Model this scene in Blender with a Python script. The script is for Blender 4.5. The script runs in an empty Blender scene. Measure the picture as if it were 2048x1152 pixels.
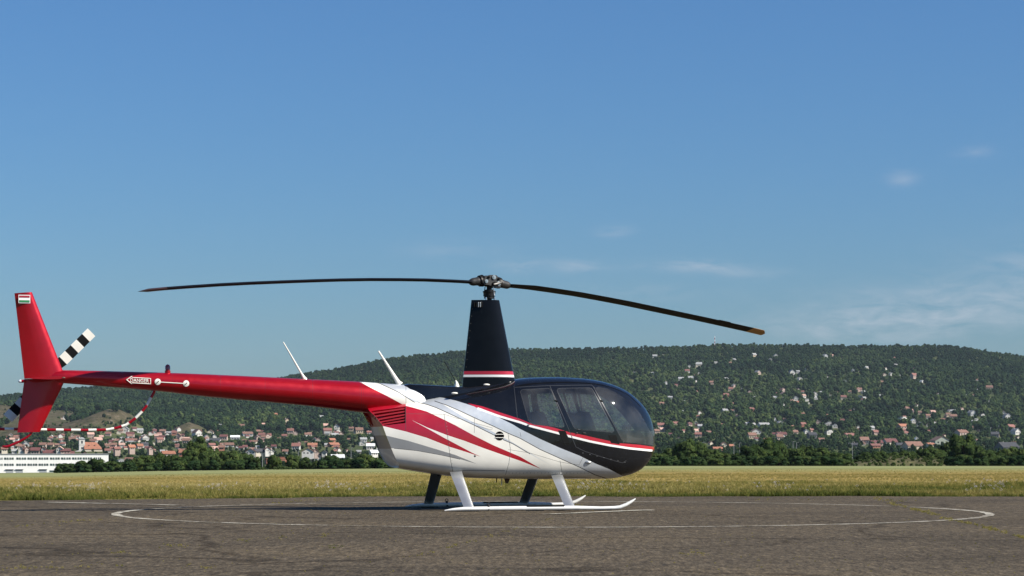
import bpy, bmesh, math, random
import numpy as np
from mathutils import Vector, Matrix
from mathutils.geometry import delaunay_2d_cdt

# ------------------------------------------------------------------ camera, sky, sun, exposure
SC = bpy.context.scene
COL = SC.collection
F, CX, YH, CH = 4558.0, 1024.0, 891.0, 0.915      # focal length (px of 2048), centre x, horizon row, eye height
cam_d = bpy.data.cameras.new('camera')
cam_d.sensor_width = 36.0
cam_d.lens = 36.0 * F / 2048.0
cam_d.shift_y = (YH - 576.0) / 2048.0
cam_d.clip_start, cam_d.clip_end = 0.1, 30000.0
cam = bpy.data.objects.new('camera', cam_d)
cam.location = (0, 0, CH)
cam.rotation_euler = (math.radians(90), 0, 0)
COL.objects.link(cam)
SC.camera = cam

SUN = Vector((1.17, -0.40, 1.0)).normalized()
SUN_EL = math.asin(SUN.z)
SUN_ROT = math.atan2(SUN.x, SUN.y)
sd = bpy.data.lights.new('sun', 'SUN')
sd.energy = 4.7
sd.angle = math.radians(0.53)
sd.color = (1.0, 0.955, 0.87)
so = bpy.data.objects.new('sun', sd)
so.rotation_euler = SUN.to_track_quat('Z', 'Y').to_euler()
so.location = (60, -20, 60)
COL.objects.link(so)

W = bpy.data.worlds.new('World')
SC.world = W
W.use_nodes = True
wn, wl = W.node_tree.nodes, W.node_tree.links
wn.clear()
SKY_STRENGTH = 0.051
CLOUDS = [  # azimuth and elevation (as seen from the apron) of the small wisps, size, density
    (1803, 363, 24, 12, .25), (1950, 316, 30, 10, .18), (1228, 463, 32, 9, .22), (1385, 533, 72, 10, .36),
    (1040, 531, 45, 11, .26), (1155, 534, 48, 11, .26), (1500, 546, 50, 10, .22), (1900, 625, 210, 40, .34),
    (1700, 655, 170, 26, .28), (1290, 585, 120, 14, .12), (900, 500, 90, 16, .10), (2150, 560, 160, 50, .30),
    (2500, 420, 200, 40, .3), (-300, 520, 160, 24, .2), (-700, 380, 140, 26, .25)]


def build_world():
    def nd(t, **k):
        n = wn.new(t)
        for a, b in k.items():
            setattr(n, a, b)
        return n

    def mth(op, a, b=None, c=None):
        n = nd('ShaderNodeMath', operation=op)
        for i, s in enumerate((a, b, c)):
            if s is None:
                continue
            if isinstance(s, (int, float)):
                n.inputs[i].default_value = s
            else:
                wl.new(s, n.inputs[i])
        return n.outputs[0]
    sky = nd('ShaderNodeTexSky')
    sky.sky_type = 'NISHITA'
    sky.sun_disc = False
    sky.sun_elevation = SUN_EL
    sky.sun_rotation = SUN_ROT
    sky.altitude = 250.0
    sky.air_density = 1.3
    sky.dust_density = 0.6
    sky.ozone_density = 10.0
    tc = nd('ShaderNodeTexCoord')
    sep = nd('ShaderNodeSeparateXYZ')
    wl.new(tc.outputs['Generated'], sep.inputs[0])
    az = mth('ARCTAN2', sep.outputs[0], sep.outputs[1])
    el = mth('ARCSINE', sep.outputs[2])
    comb = nd('ShaderNodeCombineXYZ')
    wl.new(mth('MULTIPLY', az, 26.0), comb.inputs[0])
    wl.new(mth('MULTIPLY', el, 90.0), comb.inputs[1])
    nz = nd('ShaderNodeTexNoise')
    nz.inputs['Scale'].default_value = 1.6
    nz.inputs['Detail'].default_value = 7.0
    nz.inputs['Roughness'].default_value = 0.62
    nz.inputs['Distortion'].default_value = 0.5
    wl.new(comb.outputs[0], nz.inputs['Vector'])
    mr = nd('ShaderNodeMapRange')
    mr.inputs['From Min'].default_value = 0.36
    mr.inputs['From Max'].default_value = 0.72
    wl.new(nz.outputs[0], mr.inputs['Value'])
    tot = None
    for (px, py, rx, ry, s) in CLOUDS:
        a0, e0 = math.atan((px - CX) / F), math.atan((YH - py) / F)
        da = mth('MULTIPLY', mth('SUBTRACT', az, a0), F / rx)
        de = mth('MULTIPLY', mth('SUBTRACT', el, e0), F / ry)
        r2 = mth('ADD', mth('MULTIPLY', da, da), mth('MULTIPLY', de, de))
        g = mth('MULTIPLY', mth('EXPONENT', mth('MULTIPLY', r2, -0.7)), s)
        tot = g if tot is None else mth('ADD', tot, g)
    fac = mth('MULTIPLY', mth('MULTIPLY', tot, 1.5), mr.outputs[0])
    fac = mth('MINIMUM', fac, 0.6)
    # a cooler, clearer grade of the whole sky, the same in every direction
    hs = nd('ShaderNodeVectorMath', operation='MULTIPLY')
    hs.inputs[1].default_value = (0.80, 1.0, 1.19)
    wl.new(sky.outputs[0], hs.inputs[0])
    mx = nd('ShaderNodeMix', data_type='RGBA')
    wl.new(fac, mx.inputs[0])
    wl.new(hs.outputs[0], mx.inputs[6])
    mx.inputs[7].default_value = (6.4, 6.9, 7.8, 1)
    bg = nd('ShaderNodeBackground')
    bg.inputs['Strength'].default_value = SKY_STRENGTH
    wl.new(mx.outputs[2], bg.inputs['Color'])
    out = nd('ShaderNodeOutputWorld')
    wl.new(bg.outputs[0], out.inputs['Surface'])


build_world()
vs = SC.view_settings
vs.view_transform = 'Standard'
vs.look = 'None'
vs.exposure = 0.78
vs.gamma = 1.0
vs.use_curve_mapping = False
SC.render.engine = 'CYCLES'
SC.cycles.use_denoising = True
SC.cycles.max_bounces = 8
SC.cycles.transparent_max_bounces = 12
SC.cycles.volume_bounces = 0
SC.cycles.caustics_reflective = False
SC.cycles.caustics_refractive = False
SC.cycles.sample_clamp_indirect = 6.0

rnd = random.Random(7)
rng = np.random.default_rng(11)


# ------------------------------------------------------------------ helpers
def tag(o, label=None, cat=None, group=None, kind=None):
    if label:
        o['label'] = label
    if cat:
        o['category'] = cat
    if group:
        o['group'] = group
    if kind:
        o['kind'] = kind
    return o


def empty(name, loc=(0, 0, 0), rz=0.0):
    o = bpy.data.objects.new(name, None)
    o.location = loc
    o.rotation_euler = (0, 0, rz)
    o.empty_display_size = 0.3
    COL.objects.link(o)
    return o


def link(name, me, parent=None):
    o = bpy.data.objects.new(name, me)
    COL.objects.link(o)
    if parent is not None:
        o.parent = parent
    return o


class MB:
    """collects faces; build() links them as one mesh object"""

    def __init__(s):
        s.v, s.f, s.m = [], [], []

    def add(s, vs_, fs, mi=0):
        b = len(s.v)
        s.v.extend([tuple(p) for p in vs_])
        s.f.extend([tuple(i + b for i in q) for q in fs])
        s.m.extend([mi] * len(fs))
        return s

    def box(s, c, d, mi=0, rz=0.0, bev=0.0):
        x, y, z = d[0] / 2, d[1] / 2, d[2] / 2
        if bev <= 0:
            P = [(sx * x, sy * y, sz * z) for sz in (-1, 1) for sy in (-1, 1) for sx in (-1, 1)]
            Q = [(0, 2, 3, 1), (4, 5, 7, 6), (0, 1, 5, 4), (2, 6, 7, 3), (0, 4, 6, 2), (1, 3, 7, 5)]
        else:
            bm = bmesh.new()
            bmesh.ops.create_cube(bm, size=1.0)
            bmesh.ops.scale(bm, vec=Vector(d), verts=bm.verts)
            bmesh.ops.bevel(bm, geom=bm.edges[:], offset=bev, segments=2, profile=0.6, affect='EDGES')
            bm.verts.index_update()
            P = [tuple(v.co) for v in bm.verts]
            Q = [tuple(v.index for v in fc.verts) for fc in bm.faces]
            bm.free()
        cs, sn = math.cos(rz), math.sin(rz)
        s.add([(c[0] + p[0] * cs - p[1] * sn, c[1] + p[0] * sn + p[1] * cs, c[2] + p[2]) for p in P], Q, mi)
        return s

    def tube(s, path, r, seg=10, mi=0, cap=True, flat=None, mids=None):
        path = [Vector(p) for p in path]
        n = len(path)
        rs = r if isinstance(r, (list, tuple)) else [r] * n
        rings = []
        up = None
        for i, p in enumerate(path):
            a = path[max(i - 1, 0)]
            b = path[min(i + 1, n - 1)]
            t = (b - a).normalized()
            if up is None:
                ref = Vector((0, 0, 1)) if abs(t.z) < 0.9 else Vector((0, 1, 0))
                up = (ref - t * ref.dot(t)).normalized()
            else:
                up = (up - t * up.dot(t)).normalized()
            sd_ = t.cross(up)
            fl = flat or (1, 1)
            rings.append([p + up * (rs[i] * fl[0] * math.sin(k * 2 * math.pi / seg)) + sd_ * (rs[i] * fl[1] * math.cos(k * 2 * math.pi / seg)) for k in range(seg)])
        b = len(s.v)
        for rg in rings:
            s.v.extend([tuple(q) for q in rg])
        for i in range(n - 1):
            for k in range(seg):
                k2 = (k + 1) % seg
                s.f.append((b + i * seg + k, b + i * seg + k2, b + (i + 1) * seg + k2, b + (i + 1) * seg + k))
                s.m.append(mids[i] if mids else mi)
        if cap:
            s.f.append(tuple(b + k for k in range(seg))[::-1])
            s.m.append(mids[0] if mids else mi)
            s.f.append(tuple(b + (n - 1) * seg + k for k in range(seg)))
            s.m.append(mids[-1] if mids else mi)
        return s

    def rings(s, rings, mi=0, cap=True, closed=True, mids=None):
        b = len(s.v)
        seg = len(rings[0])
        for rg in rings:
            s.v.extend([tuple(q) for q in rg])
        for i in range(len(rings) - 1):
            for k in range(seg if closed else seg - 1):
                k2 = (k + 1) % seg
                s.f.append((b + i * seg + k, b + i * seg + k2, b + (i + 1) * seg + k2, b + (i + 1) * seg + k))
                s.m.append(mids[i] if mids else mi)
        if cap:
            s.f.append(tuple(b + k for k in range(seg))[::-1])
            s.m.append(mids[0] if mids else mi)
            s.f.append(tuple(b + (len(rings) - 1) * seg + k for k in range(seg)))
            s.m.append(mids[-1] if mids else mi)
        return s

    def ball(s, c, r, mi=0, seg=12, rg=8):
        r = r if isinstance(r, (list, tuple)) else (r, r, r)
        R = []
        for i in range(rg + 1):
            a = -math.pi / 2 + math.pi * i / rg
            ca, sa = max(math.cos(a), 1e-3), math.sin(a)
            R.append([(c[0] + r[0] * ca * math.cos(k * 2 * math.pi / seg), c[1] + r[1] * ca * math.sin(k * 2 * math.pi / seg), c[2] + r[2] * sa) for k in range(seg)])
        return s.rings(R, mi)

    def mesh(s, name, mats, smooth=None):
        me = bpy.data.meshes.new(name)
        me.from_pydata(s.v, [], s.f)
        for m in (mats if isinstance(mats, (list, tuple)) else [mats]):
            me.materials.append(m)
        me.polygons.foreach_set('material_index', s.m)
        me.update()
        if smooth is not None:
            bm = bmesh.new()
            bm.from_mesh(me)
            bmesh.ops.recalc_face_normals(bm, faces=bm.faces)
            bm.to_mesh(me)
            bm.free()
            me.polygons.foreach_set('use_smooth', [True] * len(me.polygons))
            try:
                me.set_sharp_from_angle(angle=math.radians(smooth))
            except Exception:
                pass
        return me

    def build(s, name, mats, parent=None, smooth=None):
        return link(name, s.mesh(name, mats, smooth), parent)


def pchip(xs, ys):
    """shape keeping cubic through the points"""
    x, y = np.array(xs, float), np.array(ys, float)
    h = np.diff(x)
    d = np.diff(y) / h
    m = np.zeros_like(y)
    m[0], m[-1] = d[0], d[-1]
    for i in range(1, len(x) - 1):
        if d[i - 1] * d[i] > 0:
            w1, w2 = 2 * h[i] + h[i - 1], h[i] + 2 * h[i - 1]
            m[i] = (w1 + w2) / (w1 / d[i - 1] + w2 / d[i])

    def f(q):
        q = np.asarray(q, float)
        qc = np.clip(q, x[0], x[-1])
        i = np.clip(np.searchsorted(x, qc, side='right') - 1, 0, len(x) - 2)
        t = (qc - x[i]) / h[i]
        return ((1 + 2 * t) * (1 - t) ** 2 * y[i] + t * (1 - t) ** 2 * h[i] * m[i] + t * t * (3 - 2 * t) * y[i + 1] + t * t * (t - 1) * h[i] * m[i + 1])
    return f


# ------------------------------------------------------------------ materials
def pm(name, col, rough=0.5, metal=0.0, coat=0.0, var=0.0, vscale=6.0, bump=0.0, bscale=40.0, spec=0.5, rvar=0.0, rand=0.0, coat_rough=0.03):
    m = bpy.data.materials.new(name)
    m.use_nodes = True
    nt = m.node_tree
    b = nt.nodes['Principled BSDF']
    b.inputs['Base Color'].default_value = (*col, 1)
    b.inputs['Roughness'].default_value = rough
    b.inputs['Metallic'].default_value = metal
    b.inputs['Coat Weight'].default_value = coat
    b.inputs['Coat Roughness'].default_value = coat_rough
    b.inputs['Specular IOR Level'].default_value = spec
    tc = nt.nodes.new('ShaderNodeTexCoord')
    if var > 0 or rand > 0:
        nz = nt.nodes.new('ShaderNodeTexNoise')
        nz.inputs['Scale'].default_value = vscale
        nz.inputs['Detail'].default_value = 5
        nt.links.new(tc.outputs['Object'], nz.inputs['Vector'])
        mr = nt.nodes.new('ShaderNodeMapRange')
        mr.inputs['From Min'].default_value = 0.3
        mr.inputs['From Max'].default_value = 0.7
        mr.inputs['To Min'].default_value = 1 - var
        mr.inputs['To Max'].default_value = 1 + var * 0.6
        nt.links.new(nz.outputs[0], mr.inputs['Value'])
        val = mr.outputs[0]
        if rand > 0:
            oi = nt.nodes.new('ShaderNodeObjectInfo')
            r2 = nt.nodes.new('ShaderNodeMapRange')
            r2.inputs['To Min'].default_value = 1 - rand
            r2.inputs['To Max'].default_value = 1 + rand
            nt.links.new(oi.outputs['Random'], r2.inputs['Value'])
            mu = nt.nodes.new('ShaderNodeMath')
            mu.operation = 'MULTIPLY'
            nt.links.new(val, mu.inputs[0])
            nt.links.new(r2.outputs[0], mu.inputs[1])
            val = mu.outputs[0]
        vm = nt.nodes.new('ShaderNodeVectorMath')
        vm.operation = 'SCALE'
        vm.inputs[0].default_value = col
        nt.links.new(val, vm.inputs['Scale'])
        nt.links.new(vm.outputs[0], b.inputs['Base Color'])
    if rvar > 0:
        nz = nt.nodes.new('ShaderNodeTexNoise')
        nz.inputs['Scale'].default_value = vscale * 2.3
        nz.inputs['Detail'].default_value = 6
        nt.links.new(tc.outputs['Object'], nz.inputs['Vector'])
        mr = nt.nodes.new('ShaderNodeMapRange')
        mr.inputs['From Min'].default_value = 0.35
        mr.inputs['From Max'].default_value = 0.75
        mr.inputs['To Min'].default_value = rough
        mr.inputs['To Max'].default_value = min(1, rough + rvar)
        nt.links.new(nz.outputs[0], mr.inputs['Value'])
        nt.links.new(mr.outputs[0], b.inputs['Roughness'])
    if bump > 0:
        nz = nt.nodes.new('ShaderNodeTexNoise')
        nz.inputs['Scale'].default_value = bscale
        nz.inputs['Detail'].default_value = 4
        nt.links.new(tc.outputs['Object'], nz.inputs['Vector'])
        bp = nt.nodes.new('ShaderNodeBump')
        bp.inputs['Strength'].default_value = bump
        bp.inputs['Distance'].default_value = 0.02
        nt.links.new(nz.outputs[0], bp.inputs['Height'])
        nt.links.new(bp.outputs[0], b.inputs['Normal'])
    return m


M = {}
M['black'] = pm('black_gloss_paint', (0.006, 0.0065, 0.008), 0.30, 0, 0.9, var=.2, rvar=.12, bump=.02, bscale=5, spec=.05)
M['white'] = pm('cream_white_paint', (0.78, 0.745, 0.655), 0.32, 0, 0.8, var=.11, vscale=2.2, rvar=.15, bump=.02, bscale=5)
M['red'] = pm('metallic_red_paint', (0.42, 0.0015, 0.010), 0.30, 0.5, 0.45, var=.08, rvar=.08, bump=.02, bscale=4)
M['redside'] = pm('red_stripe_paint', (0.36, 0.003, 0.014), 0.32, 0.0, 0.9, var=.06, rvar=.08)
M['silver'] = pm('silver_paint', (0.60, 0.62, 0.63), 0.36, 0.45, 0.5, var=.06, rvar=.1)
M['grey'] = pm('grey_stripe_paint', (0.27, 0.27, 0.265), 0.35, 0.2, 0.7, var=.05)
M['seam'] = pm('panel_gap', (0.04, 0.04, 0.04), 0.7)
M['seamlight'] = pm('seal_strip', (0.035, 0.036, 0.038), 0.4)
M['pinred'] = pm('red_pinstripe', (0.42, 0.005, 0.02), 0.32, 0, 0.9)
M['pinwhite'] = pm('white_pinstripe', (0.8, 0.78, 0.74), 0.35, 0, 0.8)
M['alu'] = pm('worn_aluminium_paint', (0.52, 0.52, 0.505), 0.34, 0.8, 0.15, var=.03, vscale=3, rvar=.06)
M['skid'] = pm('white_skid_paint', (0.72, 0.71, 0.67), 0.36, 0.1, 0.3, var=.1, vscale=8)
M['darkmetal'] = pm('dark_oiled_metal', (0.022, 0.021, 0.020), 0.38, 0.6, 0, var=.3, vscale=30, rvar=.25)
M['grip'] = pm('grey_black_grip', (0.045, 0.042, 0.038), 0.42, 0.3, 0, var=.3, vscale=25)
M['steel'] = pm('bright_bolt_steel', (0.62, 0.60, 0.55), 0.25, 0.9, 0, var=.1)
M['rubber'] = pm('black_rubber', (0.006, 0.006, 0.006), 0.7, spec=.12)
M['fairing'] = pm('black_fairing_paint', (0.006, 0.0065, 0.008), 0.14, 0, 0.22, var=.2, rvar=.1, bump=.55, bscale=2.2, spec=.05)
M['blade'] = pm('dark_blade_paint', (0.005, 0.005, 0.0055), 0.5, 0, 0.0, var=.25, vscale=6, spec=.15)
M['bladegrey'] = pm('worn_blade_edge', (0.10, 0.10, 0.105), 0.35, 0.6, 0, var=.3, vscale=10)
M['yellow'] = pm('ochre_tip_paint', (0.55, 0.26, 0.03), 0.4, 0, 0.2, var=.2, vscale=12)
M['tipbrown'] = pm('brown_tip_paint', (0.045, 0.022, 0.016), 0.5, 0.1, 0.2, var=.25, vscale=20)
M['trwhite'] = pm('tail_blade_white', (0.78, 0.75, 0.66), 0.45, 0, 0.2, var=.05)
M['flaggreen'] = pm('flag_green', (0.03, 0.20, 0.07), 0.45)
M['flagwhite'] = pm('flag_white', (0.78, 0.77, 0.74), 0.45)
M['flagred'] = pm('flag_red', (0.33, 0.015, 0.03), 0.45)
M['beacon'] = pm('red_beacon_glass', (0.22, 0.006, 0.012), 0.12, 0, 1.0)
M['lens'] = pm('clear_lens', (0.75, 0.78, 0.8), 0.1, 0, 1.0)
M['seat'] = pm('dark_seat_leather', (0.018, 0.018, 0.02), 0.6, 0, 0, var=.2, vscale=12)
M['panel'] = pm('instrument_panel_plastic', (0.012, 0.012, 0.013), 0.6)
M['dial'] = pm('dial_face', (0.05, 0.055, 0.06), 0.3)
M['cabin'] = pm('cabin_lining', (0.05, 0.05, 0.052), 0.85)
M['brown'] = pm('brown_antenna_paint', (0.10, 0.06, 0.045), 0.5)


def glass_mat():
    m = bpy.data.materials.new('tinted_acrylic')
    m.use_nodes = True
    nt = m.node_tree
    nt.nodes.clear()
    tr = nt.nodes.new('ShaderNodeBsdfTransparent')
    tr.inputs[0].default_value = (0.88, 0.90, 0.89, 1)
    gl = nt.nodes.new('ShaderNodeBsdfGlossy')
    gl.inputs['Roughness'].default_value = 0.035
    gl.inputs[0].default_value = (1, 1, 1, 1)
    fr = nt.nodes.new('ShaderNodeFresnel')
    fr.inputs['IOR'].default_value = 1.65
    mx = nt.nodes.new('ShaderNodeMixShader')
    out = nt.nodes.new('ShaderNodeOutputMaterial')
    # dusty, lightly scratched acrylic catches some light
    df = nt.nodes.new('ShaderNodeBsdfDiffuse')
    df.inputs[0].default_value = (.70, .68, .62, 1)
    tc = nt.nodes.new('ShaderNodeTexCoord')
    nz = nt.nodes.new('ShaderNodeTexNoise')
    nz.inputs['Scale'].default_value = 3.5
    nz.inputs['Detail'].default_value = 6
    nt.links.new(tc.outputs['Object'], nz.inputs['Vector'])
    mr = nt.nodes.new('ShaderNodeMapRange')
    mr.inputs['From Min'].default_value = .3
    mr.inputs['From Max'].default_value = .75
    mr.inputs['To Min'].default_value = .01
    mr.inputs['To Max'].default_value = .07
    nt.links.new(nz.outputs[0], mr.inputs['Value'])
    m0 = nt.nodes.new('ShaderNodeMixShader')
    nt.links.new(mr.outputs[0], m0.inputs[0])
    nt.links.new(tr.outputs[0], m0.inputs[1])
    nt.links.new(df.outputs[0], m0.inputs[2])
    nt.links.new(fr.outputs[0], mx.inputs[0])
    nt.links.new(m0.outputs[0], mx.inputs[1])
    nt.links.new(gl.outputs[0], mx.inputs[2])
    nt.links.new(mx.outputs[0], out.inputs[0])
    return m


M['glass'] = glass_mat()
# ------------------------------------------------------------------ lie of the land
RIDGE = pchip([-2500, -1500, -800, -300, 0, 29, 127, 177, 350, 450, 550, 620, 700, 800, 860, 930, 1050, 1200, 1300, 1400, 1450, 1600, 1700, 1800, 1880, 1950, 2048, 2300, 2800, 3600, 4600],
              [840, 830, 815, 800, 796, 793, 783, 779, 771, 767, 760, 750, 736, 719, 713, 706, 703, 701, 699, 696, 693, 695, 696, 696, 695, 703, 718, 745, 780, 815, 840])
ZN = pchip([-500, 38, 45, 55, 90, 160, 300, 420, 520, 700, 1000], [0, 0, -.01, -.05, -.26, -.82, -2.0, -2.85, -4.0, -7.5, -11.4])
YK = pchip([1000, 1500, 2000, 2400, 2800, 3300, 3900, 4500], [947, 922, 903, 884, 862, 815, 752, 695])
TILT = pchip([40, 150, 430, 900, 1000], [0, .5, 1.5, 0, 0])
TILTX = pchip([-1500, 0, 300, 600, 900, 1300, 2048], [1.6, 1.0, .66, .42, .25, 0, 0])
BUMPS = [  # bare knolls in front of the wooded ridge: px, depth, half widths (m), height
    (234, 2950, 30, 100, 25), (150, 2900, 42, 90, 12), (379, 2900, 19, 70, 17), (-10, 3300, 170, 300, 22), (85, 3000, 60, 140, 10), (-150, 3200, 120, 300, 16)]


def bump_sum(X, D):
    z = 0
    for (px, d0, rx, rd, hh) in BUMPS:
        x0 = (px - CX) * d0 / F
        q = ((X - x0) / (rx * 1.15)) ** 2 + ((D - d0) / rd) ** 2
        z = z + hh * np.exp(-q * 1.1)
    return z


def tz(X, D):
    """ground height at lateral X and distance D"""
    X, D = np.asarray(X, float), np.asarray(D, float)
    Dm = np.maximum(D, 60.0)
    px = CX + X * F / Dm
    zn = ZN(D) - TILT(D) * TILTX(px)
    r = RIDGE(CX + X * F / np.maximum(D, 1500.0))
    yk = YK(np.minimum(D, 4500.0))
    y = np.where(D > 2000, 903 + (yk - 903) * (903 - r) / (903 - 695.0), yk)
    zf = CH - (y - YH) * np.minimum(D, 4500.0) / F
    w = (D - 2300) / 400.0
    roll = 3.2 * np.sin(X * .011 + D * .0023) * np.sin(D * .0071 + X * .002 + 1.0) + 2.0 * np.sin(X * .027 - D * .012)
    zf = zf + roll * np.clip(w, 0, 1) * np.clip((4500 - D) / 500, 0, 1) + bump_sum(X, D) * np.clip(w + 1, 0, 1)
    zf = zf - np.clip(D - 4500, 0, 3000) * 0.12
    return np.where(D < 1000, zn, zf)


def hit(px, py, d0=500.0, d1=4600.0):
    """where the sight line through a point of the photograph meets the land"""
    ds = np.arange(d0, d1, 4.0)
    X = (px - CX) * ds / F
    y = YH - (tz(X, ds) - CH) * F / ds
    ok = np.nonzero(y <= py)[0]
    d = float(ds[ok[0]]) if len(ok) else d1
    x = (px - CX) * d / F
    return x, d, float(tz(x, d))


def sheet(name, rows, amax, ncol, mat, wmin=260.0):
    a = np.linspace(-amax, amax, ncol)
    V, Q = [], []
    for d in rows:
        X = a * max(d, wmin)
        Z = tz(X, np.full_like(X, d))
        V.extend(zip(X.tolist(), [d] * ncol, Z.tolist()))
    for i in range(len(rows) - 1):
        for j in range(ncol - 1):
            b = i * ncol + j
            Q.append((b, b + 1, b + ncol + 1, b + ncol))
    me = bpy.data.meshes.new(name)
    me.from_pydata(V, [], Q)
    me.materials.append(mat)
    me.polygons.foreach_set('use_smooth', [True] * len(Q))
    me.update()
    o = link(name, me)
    tag(o, kind='structure')
    return o


def ramp(nt, fac, stops, interp='LINEAR'):
    r = nt.nodes.new('ShaderNodeValToRGB')
    r.color_ramp.interpolation = interp
    e = r.color_ramp.elements
    e[0].position, e[0].color = stops[0][0], (*stops[0][1], 1)
    e[1].position, e[1].color = stops[-1][0], (*stops[-1][1], 1)
    for p, c in stops[1:-1]:
        n = e.new(p)
        n.color = (*c, 1)
    nt.links.new(fac, r.inputs[0])
    return r.outputs[0]


def field_mat():
    m = bpy.data.materials.new('dry_meadow_soil')
    m.use_nodes = True
    nt = m.node_tree
    L_ = nt.links.new
    b = nt.nodes['Principled BSDF']
    b.inputs['Roughness'].default_value = 1.0
    b.inputs['Specular IOR Level'].default_value = 0.1
    g = nt.nodes.new('ShaderNodeNewGeometry')
    sp = nt.nodes.new('ShaderNodeSeparateXYZ')
    L_(g.outputs['Position'], sp.inputs[0])
    mp = nt.nodes.new('ShaderNodeMapping')
    mp.inputs['Scale'].default_value = (0.05, 0.35, 0.0)
    L_(g.outputs['Position'], mp.inputs[0])
    n1 = nt.nodes.new('ShaderNodeTexNoise')
    n1.inputs['Scale'].default_value = 1.0
    n1.inputs['Detail'].default_value = 6
    L_(mp.outputs[0], n1.inputs['Vector'])
    # mown strips run across the view: log of the distance picks the strip
    lg = nt.nodes.new('ShaderNodeMath')
    lg.operation = 'LOGARITHM'
    L_(sp.outputs[1], lg.inputs[0])
    lg.inputs[1].default_value = 10.0
    ad = nt.nodes.new('ShaderNodeMath')
    ad.operation = 'MULTIPLY_ADD'
    L_(n1.outputs[0], ad.inputs[0])
    ad.inputs[1].default_value = 0.09
    L_(lg.outputs[0], ad.inputs[2])
    mr = nt.nodes.new('ShaderNodeMapRange')
    mr.inputs['From Min'].default_value = 1.55
    mr.inputs['From Max'].default_value = 2.75
    L_(ad.outputs[0], mr.inputs['Value'])
    strip = ramp(nt, mr.outputs[0], [(0.0, (.11, .105, .03)), (.16, (.24, .19, .05)), (.30, (.28, .20, .058)),
                                     (.42, (.26, .185, .055)), (.50, (.22, .18, .055)), (.56, (.24, .215, .075)), (.64, (.235, .225, .085)), (.71, (.13, .14, .05)), (.745, (.23, .23, .09)), (1.0, (.20, .215, .09))])
    n2 = nt.nodes.new('ShaderNodeTexNoise')
    n2.inputs['Scale'].default_value = 2.2
    n2.inputs['Detail'].default_value = 8
    L_(g.outputs['Position'], n2.inputs['Vector'])
    mr2 = nt.nodes.new('ShaderNodeMapRange')
    mr2.inputs['From Min'].default_value = .3
    mr2.inputs['From Max'].default_value = .7
    mr2.inputs['To Min'].default_value = .7
    mr2.inputs['To Max'].default_value = 1.25
    L_(n2.outputs[0], mr2.inputs['Value'])
    vm = nt.nodes.new('ShaderNodeVectorMath')
    vm.operation = 'SCALE'
    L_(strip, vm.inputs[0])
    L_(mr2.outputs[0], vm.inputs['Scale'])
    L_(vm.outputs[0], b.inputs['Base Color'])
    bp = nt.nodes.new('ShaderNodeBump')
    bp.inputs['Strength'].default_value = .6
    bp.inputs['Distance'].default_value = .15
    L_(n2.outputs[0], bp.inputs['Height'])
    L_(bp.outputs[0], b.inputs['Normal'])
    return m


def hill_mat():
    m = bpy.data.materials.new('scrubby_hillside')
    m.use_nodes = True
    nt = m.node_tree
    L_ = nt.links.new
    b = nt.nodes['Principled BSDF']
    b.inputs['Roughness'].default_value = 1.0
    b.inputs['Specular IOR Level'].default_value = 0.05
    g = nt.nodes.new('ShaderNodeNewGeometry')
    at = nt.nodes.new('ShaderNodeAttribute')
    at.attribute_name = 'bare'
    n1 = nt.nodes.new('ShaderNodeTexNoise')
    n1.inputs['Scale'].default_value = .03
    n1.inputs['Detail'].default_value = 9
    n1.inputs['Roughness'].default_value = .65
    L_(g.outputs['Position'], n1.inputs['Vector'])
    green = ramp(nt, n1.outputs[0], [(.3, (.035, .052, .020)), (.5, (.07, .085, .032)), (.72, (.13, .125, .055))])
    n2 = nt.nodes.new('ShaderNodeTexNoise')
    n2.inputs['Scale'].default_value = .09
    n2.inputs['Detail'].default_value = 10
    n2.inputs['Roughness'].default_value = .7
    L_(g.outputs['Position'], n2.inputs['Vector'])
    tan = ramp(nt, n2.outputs[0], [(.36, (.025, .034, .013)), (.45, (.060, .052, .027)), (.56, (.092, .074, .043)), (.70, (.17, .14, .10))])
    mx = nt.nodes.new('ShaderNodeMix')
    mx.data_type = 'RGBA'
    L_(at.outputs['Fac'], mx.inputs[0])
    L_(green, mx.inputs[6])
    L_(tan, mx.inputs[7])
    L_(mx.outputs[2], b.inputs['Base Color'])
    bp = nt.nodes.new('ShaderNodeBump')
    bp.inputs['Strength'].default_value = 1.0
    bp.inputs['Distance'].default_value = 3.0
    L_(n2.outputs[0], bp.inputs['Height'])
    L_(bp.outputs[0], b.inputs['Normal'])
    return m


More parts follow.
